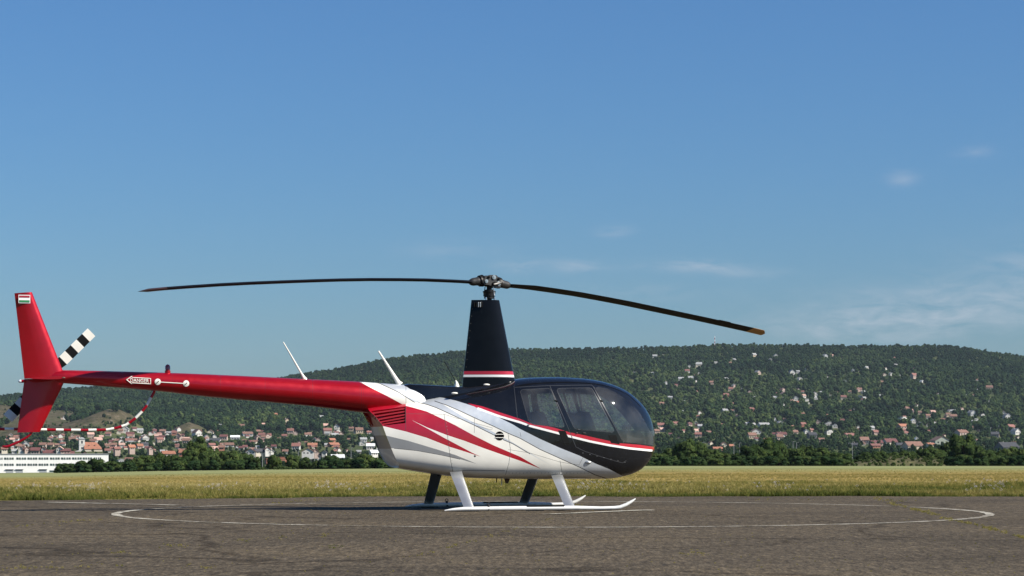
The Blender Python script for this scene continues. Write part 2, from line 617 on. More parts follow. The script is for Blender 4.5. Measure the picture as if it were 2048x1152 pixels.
def asphalt_mat(name='weathered_asphalt', paint=False):
    m = bpy.data.materials.new(name)
    m.use_nodes = True
    nt = m.node_tree
    L_ = nt.links.new
    b = nt.nodes['Principled BSDF']
    b.inputs['Roughness'].default_value = 0.95
    b.inputs['Specular IOR Level'].default_value = 0.18
    g = nt.nodes.new('ShaderNodeNewGeometry')

    def noise(scale, detail=4, rough=.6):
        n = nt.nodes.new('ShaderNodeTexNoise')
        n.inputs['Scale'].default_value = scale
        n.inputs['Detail'].default_value = detail
        n.inputs['Roughness'].default_value = rough
        L_(g.outputs['Position'], n.inputs['Vector'])
        return n.outputs[0]
    big = noise(.35, 5)
    mpa = nt.nodes.new('ShaderNodeMapping')
    mpa.inputs['Scale'].default_value = (1.0, 0.22, 1.0)
    L_(g.outputs['Position'], mpa.inputs[0])
    mn = nt.nodes.new('ShaderNodeTexNoise')
    mn.inputs['Scale'].default_value = 15.0
    mn.inputs['Detail'].default_value = 7
    mn.inputs['Roughness'].default_value = .8
    L_(mpa.outputs[0], mn.inputs['Vector'])
    mid = mn.outputs[0]
    vo = nt.nodes.new('ShaderNodeTexVoronoi')
    vo.inputs['Scale'].default_value = 38
    L_(g.outputs['Position'], vo.inputs['Vector'])
    base = ramp(nt, mid, [(.32, (.028, .021, .014)), (.46, (.082, .065, .044)), (.58, (.134, .107, .074)), (.70, (.26, .212, .152))])
    stone = ramp(nt, vo.outputs['Color'], [(0, (.55, .55, .55)), (.6, (1, 1, 1)), (.92, (1.15, 1.12, 1.05)), (1, (2.1, 2.0, 1.8))])
    bigr = ramp(nt, big, [(.32, (.62, .60, .56)), (.5, (.82, .80, .76)), (.68, (1.0, .96, .87))])
    a = nt.nodes.new('ShaderNodeVectorMath')
    a.operation = 'MULTIPLY'
    L_(base, a.inputs[0])
    L_(stone, a.inputs[1])
    c = nt.nodes.new('ShaderNodeVectorMath')
    c.operation = 'MULTIPLY'
    L_(a.outputs[0], c.inputs[0])
    L_(bigr, c.inputs[1])
    colr = c.outputs[0]
    # straw and dry moss caught in the surface
    straw = noise(3.0, 9, .82)
    sm = ramp(nt, straw, [(.60, (0, 0, 0)), (.70, (1, 1, 1))])
    mx = nt.nodes.new('ShaderNodeMix')
    mx.data_type = 'RGBA'
    mfac = nt.nodes.new('ShaderNodeMath')
    mfac.operation = 'MULTIPLY'
    L_(sm, mfac.inputs[0])
    mfac.inputs[1].default_value = .45
    L_(mfac.outputs[0], mx.inputs[0])
    L_(colr, mx.inputs[6])
    mx.inputs[7].default_value = (.19, .16, .085, 1)
    colr = mx.outputs[2]
    # old cracks: dark, narrow, meandering cell edges
    wob = nt.nodes.new('ShaderNodeTexNoise')
    wob.inputs['Scale'].default_value = .6
    wob.inputs['Detail'].default_value = 5
    L_(g.outputs['Position'], wob.inputs['Vector'])
    wa_ = nt.nodes.new('ShaderNodeVectorMath')
    wa_.operation = 'MULTIPLY_ADD'
    L_(wob.outputs['Color'], wa_.inputs[0])
    wa_.inputs[1].default_value = (2.5, 2.5, 0)
    L_(g.outputs['Position'], wa_.inputs[2])
    vc = nt.nodes.new('ShaderNodeTexVoronoi')
    vc.feature = 'DISTANCE_TO_EDGE'
    vc.inputs['Scale'].default_value = .16
    L_(wa_.outputs[0], vc.inputs['Vector'])
    ck = ramp(nt, vc.outputs['Distance'], [(0, (.55, .52, .46)), (.006, (.62, .6, .55)), (.011, (1, 1, 1))])
    cm = nt.nodes.new('ShaderNodeVectorMath')
    cm.operation = 'MULTIPLY'
    L_(colr, cm.inputs[0])
    L_(ck, cm.inputs[1])
    colr = cm.outputs[0]
    if paint:
        wear = noise(5.0, 10, .8)
        wl_ = noise(.9, 3, .6)
        wm = nt.nodes.new('ShaderNodeMath')
        wm.operation = 'MULTIPLY_ADD'
        L_(wl_, wm.inputs[0])
        wm.inputs[1].default_value = .55
        wm.inputs[2].default_value = -.275
        ws = nt.nodes.new('ShaderNodeMath')
        ws.operation = 'ADD'
        L_(wear, ws.inputs[0])
        L_(wm.outputs[0], ws.inputs[1])
        wear = ws.outputs[0]
        wr = ramp(nt, wear, [(.40, (.06, .06, .06)), (.58, (.88, .88, .88))])
        m2 = nt.nodes.new('ShaderNodeMix')
        m2.data_type = 'RGBA'
        L_(wr, m2.inputs[0])
        L_(colr, m2.inputs[6])
        m2.inputs[7].default_value = (.54, .50, .41, 1)
        colr = m2.outputs[2]
    L_(colr, b.inputs['Base Color'])
    bp = nt.nodes.new('ShaderNodeBump')
    bp.inputs['Strength'].default_value = .8
    bp.inputs['Distance'].default_value = .012
    L_(vo.outputs['Distance'], bp.inputs['Height'])
    L_(bp.outputs[0], b.inputs['Normal'])
    return m


M['field'] = field_mat()
M['hill'] = hill_mat()
M['asphalt'] = asphalt_mat()
M['marking'] = asphalt_mat('worn_white_road_paint', True)

rows = [-500, -200, -60, -10, 10, 25, 36, 40, 45, 50, 55, 62, 70, 80, 90, 105, 120, 140, 160, 190, 220, 260, 300, 340, 380, 420, 450, 480]
sheet('field', rows, .75, 121, M['field'])
rows = list(np.linspace(480, 1000, 14)) + list(np.linspace(1040, 2300, 30)) + list(np.arange(2330, 4560, 30.0)) + [4600, 4800, 5200, 5700]
hillo = sheet('hillside', rows, .62, 281, M['hill'])
hv = np.empty(len(hillo.data.vertices) * 3)
hillo.data.vertices.foreach_get('co', hv)
hv = hv.reshape(-1, 3)


def bare_at(X, D):
    v = 0
    for (px, d0, rx, rd, hh) in BUMPS:
        x0 = (px - CX) * d0 / F
        q = ((X - x0) / (rx * 1.25)) ** 2 + ((D - d0 + rd * .2) / (rd * 1.2)) ** 2
        v = np.maximum(v, np.clip(2.3 * np.exp(-q * 1.35) - .55, 0, 1))
    return v


ba = hillo.data.attributes.new('bare', 'FLOAT', 'POINT')
ba.data.foreach_set('value', bare_at(hv[:, 0], hv[:, 1]))


def apron_edge(x):
    px = CX + x * F / 39.5
    y = np.interp(px, [-600, 0, 300, 560, 640, 900, 1300, 1700, 2048, 2600], [1008, 1002.5, 998.5, 996.5, 993.5, 993.0, 993.5, 992.5, 993.5, 996])
    return F * CH / (y - YH)


xs = np.arange(-70, 70.01, .5)
V, Q = [], []
for i, x in enumerate(xs):
    e = float(apron_edge(x)) + .16 * math.sin(x * 2.3) + .12 * math.sin(x * 5.1 + 1) + .12 * (rnd.random() - .5)
    V += [(x, -60, .004), (x, 10, .004), (x, 25, .004), (x, 34, .004), (x, e, .004)]
    if i:
        for k in range(4):
            b = (i - 1) * 5 + k
            Q.append((b, b + 5, b + 6, b + 1))
me = bpy.data.meshes.new('apron')
me.from_pydata(V, [], Q)
me.materials.append(M['asphalt'])
tag(link('apron', me), kind='structure')


def strip(pts, w, z=.008):
    """painted line of width w along ground points"""
    mb = MB()
    n = len(pts)
    P = []
    for i, p in enumerate(pts):
        a, b = Vector(pts[max(i - 1, 0)]), Vector(pts[min(i + 1, n - 1)])
        t = (b - a).normalized()
        nn = Vector((-t.y, t.x))
        ww = w * (1 + .14 * math.sin(i * 1.7) + .1 * (rnd.random() - .5))
        P.append((p[0] + nn.x * ww / 2, p[1] + nn.y * ww / 2, z))
        P.append((p[0] - nn.x * ww / 2, p[1] - nn.y * ww / 2, z))
    mb.add(P, [(2 * i, 2 * i + 1, 2 * i + 3, 2 * i + 2) for i in range(n - 1)])
    return mb


def gp(px, py):
    d = F * CH / (py - YH)
    return ((px - CX) * d / F, d)


CC, CR = (0.54, 31.2), 5.88
circ = [(CC[0] + CR * math.cos(a), CC[1] + CR * math.sin(a)) for a in np.linspace(0, 2 * math.pi, 181)]
tag(strip(circ, .12).build('pad_circle_marking', M['marking']), kind='structure')
tag(strip([gp(1092 + i * 15, 1030.0 - i * .66) for i in range(15)], .17, .012).build('pad_letter_marking', M['marking']), kind='structure')
tag(strip([gp(1170 + i * 15, 1025.6 - i * .46) for i in range(10)], .12, .010).build('pad_letter_marking', M['marking']), kind='structure')
tag(strip([gp(95 + i * 14, 1005.5 + i * .33) for i in range(20)], .20, .012).build('apron_edge_marking', M['marking']), kind='structure')
# ------------------------------------------------------------------ helicopter
PSI = math.radians(17.0)
FX, FY = math.cos(PSI), math.sin(PSI)
OX, OY = -0.322, 32.65
HELI = empty('helicopter', (OX, OY, 0), PSI)
tag(HELI, 'red, white and black four-seat helicopter parked on the asphalt pad', 'helicopter')


def Lp(px, py, yl=0.0):
    """local x, z of a photo point that lies yl left of the helicopter's centre plane"""
    a = (px - CX) / F
    x = (a * (OY + FX * yl) - OX + FY * yl) / (FX - a * FY)
    D = OY + FY * x + FX * yl
    return x, CH + (YH - py) * D / F


def P3(px, py, yl=0.0):
    x, z = Lp(px, py, yl)
    return (x, yl, z)


class Surf:
    """a body given by its top and bottom line and its half width, both flanks alike"""

    def __init__(s, top, bot, wid, knee=None, nt=2.0, nb=2.0, mid=.5, round_w=False):
        T = [Lp(*p) for p in top]
        B = [Lp(*p) for p in bot]
        s.x0 = max(T[0][0], B[0][0])
        s.xn = T[-1][0]
        s.knee = knee if knee is not None else s.xn
        s.nt, s.nb, s.mid = nt, nb, mid
        s.zt = pchip([s.u(p[0]) for p in T], [p[1] for p in T])
        s.zb = pchip([s.u(p[0]) for p in B], [p[1] for p in B])
        s.round_w = round_w
        if not round_w:
            Wd = [(Lp(p, 850)[0], w) for p, w in wid]
            s.w = pchip([s.u(p[0]) for p in Wd], [p[1] for p in Wd])
        s.umax = s.u(s.xn)

    def u(s, x):
        if x <= s.knee or s.knee >= s.xn:
            return x
        k = s.xn - s.knee
        if x >= s.xn:
            return s.knee + k * math.pi / 2 + (x - s.xn)
        return s.knee + k * math.asin((x - s.knee) / k)

    def x(s, u):
        if u <= s.knee or s.knee >= s.xn:
            return u
        k = s.xn - s.knee
        return s.knee + k * math.sin(min((u - s.knee) / k, math.pi / 2))

    def prof(s, u):
        zt, zb = float(s.zt(u)), float(s.zb(u))
        zc = zb + s.mid * (zt - zb)
        w = (zt - zb) / 2 if s.round_w else float(s.w(u))
        return zt, zb, zc, w

    def pt(s, u, ph, off=0.0):
        zt, zb, zc, w = s.prof(u)
        ph = max(-math.pi / 2, min(math.pi / 2, ph))
        n = s.nt if ph >= 0 else s.nb
        hz = zt - zc if ph >= 0 else zc - zb
        y = w * max(math.cos(ph), 0) ** (2 / n)
        z = zc + math.copysign(hz * abs(math.sin(ph)) ** (2 / n), ph)
        p = Vector((s.x(u), -y, z))
        if off:
            p += s.nrm(u, ph) * off
        return p

    def nrm(s, u, ph):
        e = 2e-3
        u1, u2 = u - e, min(u + e, s.umax)
        p1, p2 = max(-math.pi / 2, ph - 8e-3), min(math.pi / 2, ph + 8e-3)
        a = s.pt(u2, ph) - s.pt(u1, ph)
        b = s.pt(u, p2) - s.pt(u, p1)
        n = a.cross(b)
        if n.length < 1e-12:
            return Vector((1, 0, 0))
        n.normalize()
        zc = s.prof(u)[2]
        out = Vector((0, s.pt(u, ph).y, s.pt(u, ph).z - zc))
        if n.dot(out) < 0:
            n = -n
        return n

    def uv(s, px, py):
        yl = -.4
        for _ in range(26):
            x, z = Lp(px, py, yl)
            u = s.u(x)
            zt, zb, zc, w = s.prof(u)
            if z >= zc:
                n, t = s.nt, (z - zc) / max(zt - zc, 1e-5)
            else:
                n, t = s.nb, (zc - z) / max(zc - zb, 1e-5)
            yn = -w * max(0.0, 1 - min(t, 1) ** n) ** (1 / n)
            yl = .5 * yl + .5 * yn
        ph = math.asin(min(t, 1.0) ** (n / 2)) + min(max(t - 1, 0) * .8, .25)
        return u, ph if z >= zc else -ph


VS = .6


def dense(poly, step=4.0, closed=True):
    out = []
    n = len(poly)
    for i in range(n if closed else n - 1):
        a, b = poly[i], poly[(i + 1) % n]
        k = max(1, int(math.dist(a, b) / step))
        out += [(a[0] + (b[0] - a[0]) * j / k, a[1] + (b[1] - a[1]) * j / k) for j in range(k)]
    if not closed:
        out.append(poly[-1])
    return out


def inside(poly, X, Y):
    px, py = np.array([p[0] for p in poly]), np.array([p[1] for p in poly])
    r = np.zeros(len(X), bool)
    j = len(px) - 1
    for i in range(len(px)):
        c = ((py[i] > Y) != (py[j] > Y)) & (X < (px[j] - px[i]) * (Y - py[i]) / (py[j] - py[i] + 1e-15) + px[i])
        r ^= c
        j = i
    return r


def ribbon(pts, wd):
    """thin polygon (photo px) along a line"""
    pts = dense(pts, 5.0, False)
    L_, R_ = [], []
    for i, p in enumerate(pts):
        a, b = pts[max(i - 1, 0)], pts[min(i + 1, len(pts) - 1)]
        tx, ty = b[0] - a[0], b[1] - a[1]
        l = math.hypot(tx, ty) or 1
        L_.append((p[0] - ty / l * wd / 2, p[1] + tx / l * wd / 2))
        R_.append((p[0] + ty / l * wd / 2, p[1] - tx / l * wd / 2))
    return L_ + R_[::-1]


def painted(S, boundary, regions, du, dph):
    """triangulated flank with crisp paint edges.  regions: (key, polygon in photo px), later ones win"""
    verts, edges = [], []

    def loop(uvs):
        b = len(verts)
        verts.extend([Vector((p[0], p[1] * VS)) for p in uvs])
        edges.extend([(b + i, b + (i + 1) % len(uvs)) for i in range(len(uvs))])
    loop(boundary)
    mapped = []
    for key, poly in regions:
        q = [S.uv(*p) for p in dense(poly)]
        mapped.append((key, q))
        loop(q)
    bu = [p[0] for p in boundary]
    g = []
    for i in range(int((max(bu) - min(bu)) / du)):
        for k in range(-int(math.pi / 2 / dph) + 1, int(math.pi / 2 / dph)):
            g.append((min(bu) + (i + .5) * du, (k + (.5 if i % 2 else 0)) * dph))
    ga = np.array(g)
    segs = np.array([[*verts[a], *verts[b]] for a, b in edges])
    keep = np.ones(len(ga), bool)
    for lo in range(0, len(ga), 400):
        q = ga[lo:lo + 400] * np.array([1, VS])
        d = segs[None, :, 2:] - segs[None, :, :2]
        r = q[:, None, :] - segs[None, :, :2]
        t = np.clip((r * d).sum(2) / np.maximum((d * d).sum(2), 1e-12), 0, 1)
        dist = np.linalg.norm(r - d * t[..., None], axis=2).min(1)
        keep[lo:lo + 400] = dist > .010
    verts.extend([Vector((p[0], p[1] * VS)) for p in ga[keep]])
    ov, oe, of, *_ = delaunay_2d_cdt(verts, edges, [], 0, 1e-5)
    ov = np.array([tuple(p) for p in ov])
    of = np.array([t for t in of if len(t) == 3])
    cen = ov[of].mean(1)
    cu, cp = cen[:, 0], cen[:, 1] / VS
    lab = np.array([None] * len(of), object)
    lab[inside(boundary, cu, cp)] = 'base'
    for key, q in mapped:
        msk = inside(q, cu, cp) & (lab != None)  # noqa
        lab[msk] = key
    return ov, of, lab


def skin(S, ov, of, lab, keys, mats, name, parent, flip=(1, -1), join=True):
    """mesh of the triangles whose key is wanted, on both flanks joined or one object per flank"""
    objs = []
    sel = [i for i in range(len(of)) if lab[i] in keys]
    if not sel:
        return objs
    used = sorted({int(k) for i in sel for k in of[i]})
    mp = {k: j for j, k in enumerate(used)}
    PT = [S.pt(ov[k][0], ov[k][1] / VS) for k in used]
    NR = [S.nrm(min(ov[k][0], S.umax), ov[k][1] / VS) for k in used]
    groups = [flip] if join else [(f_,) for f_ in flip]
    for fl in groups:
        v, nn, f, mi = [], [], [], []
        for sgn in fl:
            b = len(v)
            v += [(p.x, p.y * sgn, p.z) for p in PT]
            nn += [(n.x, n.y * sgn, n.z) for n in NR]
            for i in sel:
                t = tuple(b + mp[int(k)] for k in of[i])
                a, c, d = (Vector(v[j]) for j in t)
                fn = (c - a).cross(d - a)
                av = Vector(nn[t[0]]) + Vector(nn[t[1]]) + Vector(nn[t[2]])
                f.append(t if fn.dot(av) >= 0 else t[::-1])
                mi.append(keys.index(lab[i]))
        me = bpy.data.meshes.new(name)
        me.from_pydata(v, [], f)
        for k in keys:
            me.materials.append(mats[k])
        me.polygons.foreach_set('material_index', mi)
        me.polygons.foreach_set('use_smooth', [True] * len(f))
        me.update()
        me.normals_split_custom_set_from_vertices(nn)
        objs.append(link(name, me, parent))
    return objs


TOP = [(725, 815), (760, 808), (812, 802), (835, 800), (872, 793), (900, 788), (960, 775), (1000, 766), (1030, 758.5), (1060, 755.5), (1110, 754.5), (1160, 757),
       (1190, 761), (1220, 769), (1245, 780), (1268, 797), (1285, 815), (1298, 838), (1305, 860), (1308.5, 885)]
BOT = [(725, 924), (798, 937), (860, 947), (905, 953), (960, 956.5), (1010, 957.5), (1100, 958), (1200, 957.5), (1230, 954), (1265, 943), (1288, 925), (1301, 906), (1308.5, 885)]
WID = [(725, .36), (760, .40), (812, .47), (900, .56), (1000, .62), (1080, .64), (1150, .635), (1200, .605), (1240, .52), (1268, .41), (1290, .27), (1302, .14), (1308.5, 0.0)]
BODY = Surf(TOP, BOT, WID, knee=Lp(1215, 850)[0], nt=2.5, nb=4.4, mid=.42)
REAR = [(739, 822), (752, 834), (763, 848), (766, 853), (774, 875), (786, 905), (798, 931)]
rear_uv = [BODY.uv(*p) for p in dense(REAR, 4, False)]
rear_uv = [(rear_uv[0][0] - .03, math.pi / 2), (rear_uv[0][0] - .01, (math.pi / 2 + rear_uv[0][1]) / 2)] + rear_uv + [(rear_uv[-1][0] + .02, (rear_uv[-1][1] - math.pi / 2) / 2), (rear_uv[-1][0] + .03, -math.pi / 2)]
um = BODY.umax
bnd = list(rear_uv)
bnd += [(u, -math.pi / 2) for u in np.linspace(rear_uv[-1][0], um, 70)[1:]]
bnd += [(um, p) for p in np.linspace(-math.pi / 2, math.pi / 2, 14)[1:-1]]
bnd += [(u, math.pi / 2) for u in np.linspace(um, rear_uv[0][0], 80)[:-1]]

silver_low = [(869, 802), (891.8, 809.7), (920.5, 822), (949, 835.5), (987.3, 852.6), (1016, 866.5), (1040, 876.5), (1079.9, 898.7), (1119.8, 916.7), (1159.7, 934.7), (1189.7, 949.6), (1215.6, 958), (1222, 966)]
black_low = [(870, 793.5), (886, 795.4), (911, 801), (935.8, 808.7), (958.7, 816.4), (987.3, 829.7), (1025.5, 848.8), (1040, 857.8), (1079.9, 877.8), (1119.8, 895.7), (1159.7, 911.7), (1189.7, 926.7), (1219.6, 938.6), (1245.6, 952.6), (1252, 966)]
pinw = [(954.8, 816.4), (987.3, 828.5), (1000, 833), (1040, 844.6), (1060, 851.8), (1113.8, 865.8), (1139.7, 872.8), (1179.7, 882.7), (1219.6, 890.7), (1259.5, 896.7), (1309.4, 901.7), (1325, 903)]
pinr_up = [(935.8, 806.5), (966, 813), (1000, 824.8), (1040, 837.8), (1058, 845.5), (1068, 849.4), (1087.8, 850.8), (1111.8, 856.3), (1139.7, 864.8), (1169.7, 870.8), (1199.6, 877.7), (1239.6, 886.4), (1279.5, 889.7), (1307.4, 893.7), (1325, 896)]
redA = [(809.5, 811), (827, 815.4), (853.6, 823), (884, 837.4), (911, 850.7), (949, 871.7), (987.3, 890.8), (1040, 913.3), (1082, 937.8), (1040, 921.5), (1006.4, 910), (968.2, 896.6), (930, 882), (892.8, 869.8), (853.6, 854.6), (823, 840), (816, 836), (809.5, 836)]
redB = [(720, 826), (809.6, 811), (820, 830), (823, 840), (857.5, 858.4), (888, 875.6), (920.5, 892.7), (945.3, 906), (961.5, 913.4), (930, 903.2), (899.5, 893.7), (853.6, 875.6), (811.6, 863), (767.7, 852.6), (730, 846)]
greyC = [(760, 869), (779, 872.7), (815.5, 881.3), (853.6, 892.7), (911, 910), (954, 928), (920.5, 918.5), (882.3, 910), (834.6, 901.3), (787.8, 896.6), (765, 896)]
wedgeE = [(830.7, 803), (853.6, 808.7), (872.7, 815.4), (891.8, 824), (920.5, 837.4), (945.3, 848.8), (987.3, 869.8), (1006.4, 879.4), (1026, 887.7), (1060, 907.7), (1101.8, 930.7), (1060, 905.8), (1026, 885.4), (987.3, 864.5), (945.3, 843.5), (930, 836), (901.4, 818), (878.5, 804), (874, 780), (830, 780)]
pane_rear = [(1041, 783), (1044, 779.8), (1050, 779), (1096, 777), (1100, 778), (1103, 782), (1128, 850), (1127.5, 853.6), (1123, 854.5), (1070, 849), (1062, 846), (1057.5, 841), (1050, 815)]
pane_front = [(1114.5, 781), (1116, 777.8), (1121, 777), (1178, 775.8), (1183, 777), (1186, 781), (1227, 858), (1228, 862), (1224, 864.6), (1155, 858.3), (1149.5, 856.5), (1146.5, 852)]
screen = [(1190, 776), (1197, 773), (1215, 777), (1230, 784), (1250, 797), (1268, 812), (1281, 828), (1291, 845), (1300, 862), (1330, 866), (1330, 890), (1300, 890.5), (1280, 887.5), (1250, 884.5), (1246, 883), (1243, 878), (1236, 862)]
louvre = [(742, 822), (811, 813.5), (811, 846), (768.5, 851), (763, 846), (752, 833)]


def dot(cx, cy, r, n=18, rx=None):
    return [(cx + (rx or r) * math.cos(2 * math.pi * k / n), cy + r * math.sin(2 * math.pi * k / n)) for k in range(n)]


regions = [
    ('silver', [(868, 780)] + silver_low + [(1250, 968)] + black_low[::-1]),
    ('wedge', wedgeE),
    ('line', ribbon(wedgeE[:10], 1.5)),
    ('line', ribbon(silver_low[:12], 1.5)),
    ('red', [(712, 788), (811.6, 788), (811.6, 815), (712, 838)]), ('red', redB), ('red', redA), ('grey', greyC),
    ('line', ribbon([(787.8, 896.8), (834.6, 901.5), (882.3, 910.2), (920.5, 918.7)], .9)),
    ('black', [(868, 786), (880, 760), (1000, 740), (1200, 730), (1335, 800), (1335, 990), (1250, 970)] + black_low[::-1]),
    ('pinred', pinr_up + pinw[::-1]),
    ('pinwhite', ribbon(pinw, 4.2)),
    ('black', [(1116, 860.5), (1131, 862), (1141, 887.5), (1127, 887.5)]),
    ('black', [(1216.5, 870), (1232, 870), (1240, 889), (1222, 886)]),
    ('hinge', ribbon([(1116, 861), (1139, 885)], 1.0)),
    # gaps between panels and doors
    ('gap', ribbon([(811.6, 813), (811.4, 861)], .8)), ('gap', ribbon([(888, 828), (890, 842), (896, 880), (901, 920), (905.5, 943)], .8)),
    ('gap', ribbon([(949, 836), (948.6, 866)], .7)), ('gap', ribbon([(813, 827.4), (888, 828.5)], .6)), ('gap', ribbon([(888, 828.5), (918, 838)], .6)),
    ('gap', ribbon([(1016, 867), (1021, 900), (1018, 925), (1011, 950)], .7)), ('gap', ribbon([(925, 941), (1010, 941.5)], .9)),
    ('gap', ribbon([(942, 844), (985, 856), (983, 860), (950, 851)], .6)), ('gap', ribbon([(1017, 899), (1060, 906), (1120, 924), (1158, 930), (1166, 915)], .6)),
    ('gap', ribbon([(1120, 921), (1124, 945)], .7)), ('gap', ribbon([(1040, 864), (1042, 874)], .6)),
    ('seal', ribbon([(1028, 772), (1031, 800), (1035, 838), (1060, 850)], .9)),
    ('seal', ribbon([(1030, 774.5), (1100, 771), (1183, 770), (1190, 776)], 1.0)),
    ('seal', ribbon([(1100, 772), (1112, 800), (1134, 850), (1143, 872), (1152, 894), (1170, 902.7), (1200, 912.7), (1220, 918.7), (1245, 925.7), (1253, 921)], 1.1)),
    ('seal', ribbon([(1187, 774), (1205, 806), (1240, 872), (1248, 886)], 1.2)),
    ('seal', ribbon(pane_rear + pane_rear[:1], 1.6)), ('seal', ribbon(pane_front + pane_front[:1], 1.6)),
    ('pane_rear', pane_rear), ('pane_front', pane_front), ('screen', screen), ('louvre', louvre),
    ('vent', dot(999, 872, 9.2)), ('port', dot(949.6, 912.4, 2.2, 10)),
]
# rivet rows along the belly seam and the rear panels
for k in range(24):
    regions.append(('rivet', dot(1018 + k * 7.2, 946 + .25 * math.sin(k * 2.1), .8, 6)))
for k in range(14):
    regions.append(('rivet', dot(893 + k * .95, 846 + k * 6.8, .65, 6)))
for k in range(9):
    regions.append(('rivet', dot(1019 + math.sin(k * .5) * 2, 872 + k * 8.0, .65, 6)))
for k in range(7):
    regions.append(('rivet', dot(1166 + k * 14, 906 + k * 3.1, .7, 6)))
ov, of, lab = painted(BODY, bnd, regions, .045, .085)
MK = {'base': M['white'], 'silver': M['silver'], 'wedge': M['silver'], 'line': M['seam'], 'red': M['redside'], 'grey': M['grey'], 'black': M['black'], 'pinred': M['pinred'],
      'pinwhite': M['pinwhite'], 'hinge': M['seamlight'], 'gap': M['seam'], 'seal': M['seamlight'], 'port': M['seam'], 'rivet': M['grey'],
      'pane_rear': M['glass'], 'pane_front': M['glass'], 'screen': M['glass'], 'louvre': M['redside'], 'vent': M['rubber']}
KEYS = ['base', 'silver', 'wedge', 'line', 'red', 'grey', 'black', 'pinred', 'pinwhite', 'hinge', 'gap', 'seal', 'port', 'rivet']
hull = skin(BODY, ov, of, lab, KEYS, MK, 'fuselage', HELI)[0]
hull['label'] = 'rounded cabin and engine cowl with black, red, silver and white livery'
for nm, k in (('door_window', 'pane_rear'), ('door_window', 'pane_front'), ('windscreen', 'screen')):
    for o in skin(BODY, ov, of, lab, [k], MK, nm, hull, join=False):
        pass
# round cooling vent, one each side: dark disc set back, two bars across
for sg in (1, -1):
    mb = MB()
    u0, p0 = BODY.uv(999, 872)
    ring = [BODY.pt(*BODY.uv(*q), -.035) for q in dot(999, 872, 9.6, 24)]
    rim = [BODY.pt(*BODY.uv(*q), .001) for q in dot(999, 872, 9.2, 24)]
    fl = lambda p: (p.x, p.y * sg, p.z)
    mb.add([fl(p) for p in ring], [tuple(range(24))])
    mb.rings([[fl(p) for p in rim], [fl(p) for p in ring]], cap=False)
    vent = mb.build('cooling_vent', [M['rubber']], HELI)
    for dy in (-3.2, 3.4):
        q = [BODY.pt(*BODY.uv(x_, 872 + dy), .002) for x_ in (990.4, 995, 999, 1003, 1007.6)]
        MB().tube([fl(p) for p in q], .006, 6).build('slat', M['white'], vent)
# louvred opening under the boom
for sg in (1, -1):
    fl = lambda p: (p.x, p.y * sg, p.z)
    mb = MB()
    lp = dense(louvre, 5)
    inn = [BODY.pt(*BODY.uv(*q), -.10) for q in lp]
    rim = [BODY.pt(*BODY.uv(*q), 0.0) for q in lp]
    mb.rings([[fl(p) for p in rim], [fl(p) for p in inn]], cap=False)
    mb.add([fl(p) for p in inn], [tuple(range(len(inn)))])
    pn = mb.build('louvre_panel', [M['redside']], HELI)
    for (a, b) in (((745, 825), (811, 815.5)), ((751, 831.5), (811, 821.5)), ((756.5, 838), (811, 828.0)), ((761, 843.5), (811, 834)), ((765, 848), (811, 840))):
        pts = [BODY.pt(*BODY.uv(a[0] + (b[0] - a[0]) * t, a[1] + (b[1] - a[1]) * t), -.012) for t in np.linspace(0, 1, 7)]
        sl = MB()
        sl.rings([[fl(p + Vector((0, 0, dz)) + Vector((0, dy, 0))) for dz, dy in ((.009, 0), (-.012, -.0), (-.012, .05), (-.004, .06), (.009, .008))] for p in pts], cap=True)
        sl.build('slat', M['redside'], pn)
# flat rear face of the lower cowl
mb = MB()
rr = [BODY.pt(u, p) for u, p in rear_uv]
ncol = 9
rows_ = []
for p in rr:
    rows_.append([(p.x + .012 + .02 * (1 - (2 * k / (ncol - 1) - 1) ** 2), p.y * (1 - 2 * k / (ncol - 1)), p.z) for k in range(ncol)])
zr = [Lp(763, 850, -.4)[1], Lp(770, 869, -.4)[1], Lp(785, 896, -.4)[1]]
mids = [0 if p.z > zr[0] else (1 if p.z > zr[1] else (2 if p.z > zr[2] else 1)) for p in rr]
mb.rings(rows_, cap=False, closed=False, mids=mids)
mb.build('rear_cowl_panel', [M['redside'], M['white'], M['grey']], HELI, smooth=40)

# tail boom
BT = [(126, 740.0), (335, 745.5), (500, 752.5), (610, 758), (720, 763.5), (790, 768.5), (812, 770), (835, 776.5), (852, 784), (868, 794)]
BB = [(126, 766.5), (300, 780.5), (420, 794), (600, 810), (735, 826), (812, 834), (850, 826), (868, 800)]
BOOM = Surf(BT, BB, None, round_w=True)
ua, ub = BOOM.u(Lp(128, 750)[0]), BOOM.u(Lp(867, 797)[0])
bb = [(u, -math.pi / 2) for u in np.linspace(ua, ub, 70)] + [(ub, p) for p in np.linspace(-math.pi / 2, math.pi / 2, 12)[1:-1]] + [(u, math.pi / 2) for u in np.linspace(ub, ua, 70)] + [(ua, p) for p in np.linspace(math.pi / 2, -math.pi / 2, 12)[1:-1]]
bl1 = [(715, 759), (717.8, 762.7), (745.4, 777.6), (776.6, 793.2), (809, 810.9), (822, 822), (830, 850)]
bl2 = [(750, 760), (753.9, 764.2), (776.6, 774.8), (797.8, 784.7), (827.5, 803.8), (845, 818), (855, 850)]
breg = [('base2', bl1 + [(900, 850), (900, 700), (715, 700)]), ('silver', bl2 + [(900, 850), (900, 700), (750, 700)]), ('line', ribbon(bl2, 1.5)),
        ('gap', ribbon([(811.8, 768), (812, 812)], .7)), ('gapr', ribbon([(722.5, 763), (723.5, 826)], .5)), ('gapr', ribbon([(625, 758), (625.5, 815)], .5)),
        ('gapr', ribbon([(441, 749), (442, 797)], .5)), ('gapr', ribbon([(344, 745), (345, 786)], .5)), ('gapr', ribbon([(245, 742), (246, 776)], .5)), ('gapr', ribbon([(530, 753), (531, 806)], .4))]
